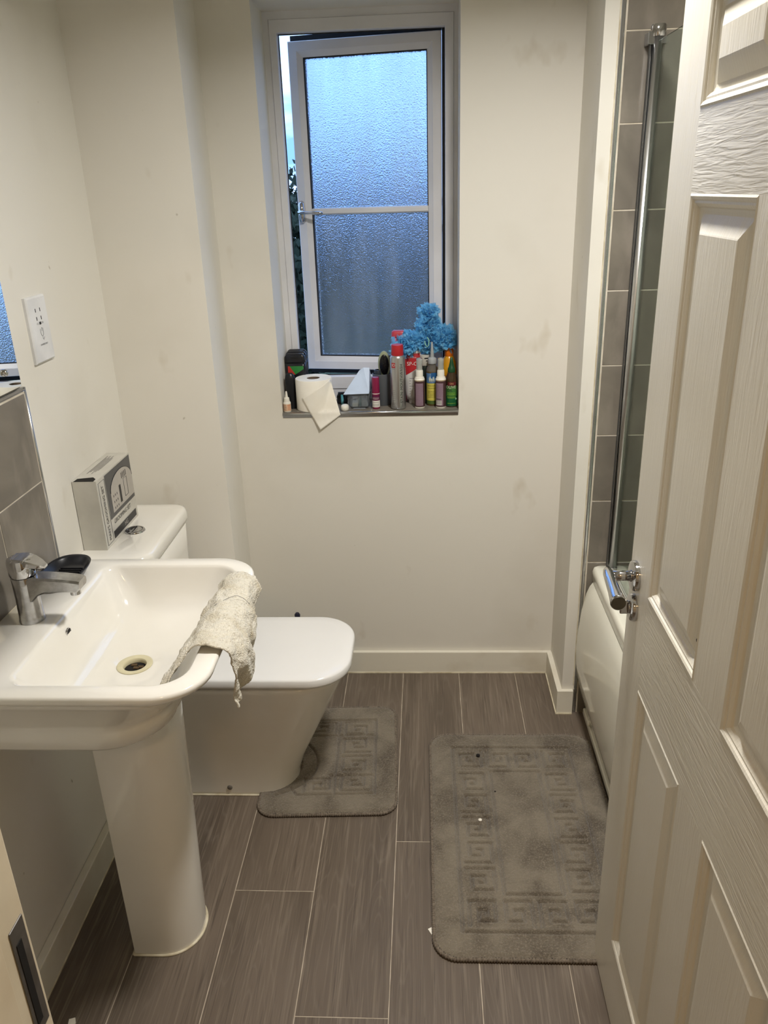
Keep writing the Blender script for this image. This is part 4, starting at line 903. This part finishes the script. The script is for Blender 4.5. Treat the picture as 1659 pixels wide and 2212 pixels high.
# dark bottle with white cap behind
dk = thing('dark_green_bottle', 'dark bottle with white printed cap behind the spray bottles', 'bottle', (-.002, 2.606, SZ)); c = (-.004, 2.608, SZ)
lathe('bottle', [(.0165, 0), (.018, .002), (.018, .115), (.015, .125)], c, flat('dark_green_plastic', (24, 36, 32), .3), dk, 30)
lathe('cap', [(.0165, .1255), (.0172, .127), (.0172, .157), (.016, .160), (.01, .1605)], c, flat('cap_stone', (196, 192, 180), .4), dk, 30)
band('cap_mark', c, .0174, -PI*.5-.1, -PI*.5+.9, .148, .152, blk, dk); band('cap_mark', c, .0174, -PI*.5+.2, -PI*.5+.9, .140, .143, blk, dk)
# orange bottle at the back right
ob = thing('orange_bottle', 'yellow bottle with orange cap in right sill corner', 'bottle', (.074, 2.628, SZ)); c = (.0755, 2.628, SZ)
lathe('bottle', [(.0235, 0), (.025, .003), (.0255, .10), (.0235, .125), (.0185, .143), (.0145, .150)], c, flat('amber_yellow_plastic', (222, 158, 34), .22), ob, 36)
lathe('cap', [(.0145, .1505), (.0150, .152), (.0148, .194), (.0138, .197), (.005, .1975)], c, flat('orange_plastic', (232, 120, 24), .3), ob, 32)
band('label', c, .0258, -PI*.5-.6, -PI*.5+1.3, .030, .090, flat('bronze_label', (176, 112, 36), .4), ob)
# olive oil bottle
go = thing('green_bottle', 'green labelled nozzle bottle at front right of sill', 'bottle', (.0815, 2.551, SZ)); c = (.0815, 2.5525, SZ)
lathe('bottle', [(.0180, 0), (.0195, .002), (.0195, .082), (.018, .094), (.0135, .106), (.0105, .112)], c, flat('brown_oil', (74, 58, 38), .12, trans=.25), go, 36)
lathe('cap', [(.0115, .1125), (.0120, .114), (.0118, .124), (.0095, .128), (.006, .144), (.0035, .158), (.0015, .160)], c, flat('cap_green', (30, 78, 42), .35), go, 28)
band('label', c, .0197, 0, 2*PI, .004, .036, flat('deep_green_label', (22, 92, 52), .4), go, 40)
band('label', c, .0197, 0, 2*PI, .0362, .070, flat('leaf_green_label', (64, 120, 54), .4), go, 40)
band('label', c, .0198, -PI*.5-.7, -PI*.5+.75, .072, .083, flat('wine_label', (98, 30, 36), .4), go)
text_cyl('lettering', "ORS", .0075, (c[0], c[1], c[2]+.0775), .0200, -PI*.5, flat('print_tan', (200, 160, 110)), go)
text_cyl('lettering', 'OLIVE', .0135, (c[0], c[1], c[2]+.066), .0200, -PI*.5-.15, flat('print_ivory', (216, 214, 190)), go)
text_cyl('lettering', 'OIL', .0115, (c[0], c[1], c[2]+.0555), .0200, -PI*.5-.3, blk, go)
fine_print('lettering', c, .0199, -PI*.5-.8, -PI*.5+.7, [.012, .030, .033, .041, .046], flat('print_lime', (150, 190, 60)), go, .0018)
lathe('oil_drop_mark', [(.0035, 0), (.0035, -.0004)], (c[0]+.013, c[1]-.0150, c[2]+.028), flat('print_mint', (150, 190, 160)), go, 16, 'y')
# pink bottle behind the puff
pk = thing('pink_bottle', 'pink bottle with red top behind the blue puff', 'bottle', (-.092, 2.634, SZ))
def K(w_, d_, z, r=.010): return rr(-.089-w_, -.089+w_, 2.630-d_, 2.630+d_, z, r, r, 3, 5)
loft('bottle', [K(.022, .013, SZ), K(.024, .015, SZ+.004), K(.025, .016, SZ+.16), K(.0245, .0155, SZ+.205), K(.024, .015, SZ+.214)], flat('pink_plastic', (198, 120, 146), .3), pk)
loft('top', [K(.0235, .0145, SZ+.2142), K(.024, .015, SZ+.217), K(.023, .014, SZ+.232), K(.019, .011, SZ+.236)], flat('rose_red_plastic', (190, 62, 76), .35), pk)

# blue mesh puff lying over the bottle tops
def puff():
    p = thing('bath_puff', 'bright blue mesh bath puff heaped on the bottle tops', 'bath puff', (.0, 2.62, 1.185))
    g = np.random.default_rng(21); V, F = [], []
    blobs = [((-.074, 2.606, 1.176), (.036, .024, .030), 60), ((-.045, 2.616, 1.190), (.040, .030, .030), 60), ((.012, 2.622, 1.192), (.058, .036, .042), 105), ((.010, 2.630, 1.236), (.040, .030, .036), 66), ((.012, 2.634, 1.276), (.028, .020, .028), 40), ((.062, 2.620, 1.200), (.034, .032, .036), 56), ((.084, 2.632, 1.196), (.018, .026, .022), 12)]
    for c_, rad, n in blobs:
        for _ in range(int(n*1.35)):
            d = g.normal(size=3); d /= np.linalg.norm(d); base = np.array(c_)+d*np.array(rad)*g.uniform(.35, .9)
            a = g.normal(size=3); a -= d*a.dot(d); a /= np.linalg.norm(a); b = np.cross(d, a)
            L_, H_ = g.uniform(.024, .044), g.uniform(.008, .014); ph, fr, am = g.uniform(0, 6), g.uniform(9, 20), g.uniform(.002, .005)
            cur = g.uniform(-1.6, 1.6); n0 = len(V); nu, nv = 18, 4
            for i in range(nu+1):
                u = i/nu-.5; th = cur*u*2
                cen = base+a*(L_*math.sin(th)/max(.3, abs(cur)) if abs(cur) > .3 else L_*u)+b*(L_*(1-math.cos(th))*.5)
                for j in range(nv+1):
                    v = j/nv; q = cen+d*(H_*(v-.25))+b*(am*v*math.sin(fr*u*3+ph))+a*(am*.6*v*math.cos(fr*u*2.3+ph))
                    q[0] = min(q[0], .1005); q[1] = min(q[1], 2.663 if q[0] > .06 else 2.668)
                    V.append(tuple(q))
            for i in range(nu):
                for j in range(nv):
                    k = n0+i*(nv+1)+j; F.append([k, k+1, k+nv+2, k+nv+1])
    m = pm('blue_nylon_mesh', lin(150, 216, 248), .6, spec=.3); MT['puff'] = m
    vary(m, lin(104, 190, 238), nscale=60, lo=.4, hi=.6)
    t_ = m.node_tree; tcn_ = t_.nodes.new('ShaderNodeTexCoord'); vo = t_.nodes.new('ShaderNodeTexVoronoi'); vo.feature = 'DISTANCE_TO_EDGE'; vo.inputs['Scale'].default_value = 520
    t_.links.new(tcn_.outputs['Object'], vo.inputs['Vector']); ls = t_.nodes.new('ShaderNodeMapRange'); ls.inputs['From Min'].default_value = .10; ls.inputs['From Max'].default_value = .22; ls.inputs['To Min'].default_value = 1.; ls.inputs['To Max'].default_value = .25
    t_.links.new(vo.outputs['Distance'], ls.inputs['Value']); t_.links.new(ls.outputs[0], bsdf(m).inputs['Alpha'])
    tl_ = t_.nodes.new('ShaderNodeBsdfTranslucent'); tl_.inputs['Color'].default_value = lin(160, 224, 252); ms_ = t_.nodes.new('ShaderNodeMixShader'); ms_.inputs[0].default_value = .45
    tp_ = t_.nodes.new('ShaderNodeBsdfTransparent'); m2_ = t_.nodes.new('ShaderNodeMixShader'); bsdf(m).inputs['Alpha'].default_value = 1.
    t_.links.remove(bsdf(m).inputs['Alpha'].links[0]); t_.links.new(ls.outputs[0], m2_.inputs[0]); t_.links.new(tp_.outputs[0], m2_.inputs[1])
    t_.links.new(bsdf(m).outputs[0], ms_.inputs[1]); t_.links.new(tl_.outputs[0], ms_.inputs[2]); t_.links.new(ms_.outputs[0], m2_.inputs[2]); t_.links.new(m2_.outputs[0], t_.nodes['Material Output'].inputs[0])
    o = mesh('mesh_ruffles', V, F, 'puff', p, True); o['kind'] = 'stuff'
    tube('cord_loop', [(-.004, 2.580, 1.196), (-.002, 2.574, 1.186), (.004, 2.572, 1.178), (.009, 2.574, 1.186), (.010, 2.578, 1.200), (.004, 2.582, 1.208)], .0016, flat('mint_cord', (150, 204, 178), .7), p, 8)
    return p
puff()
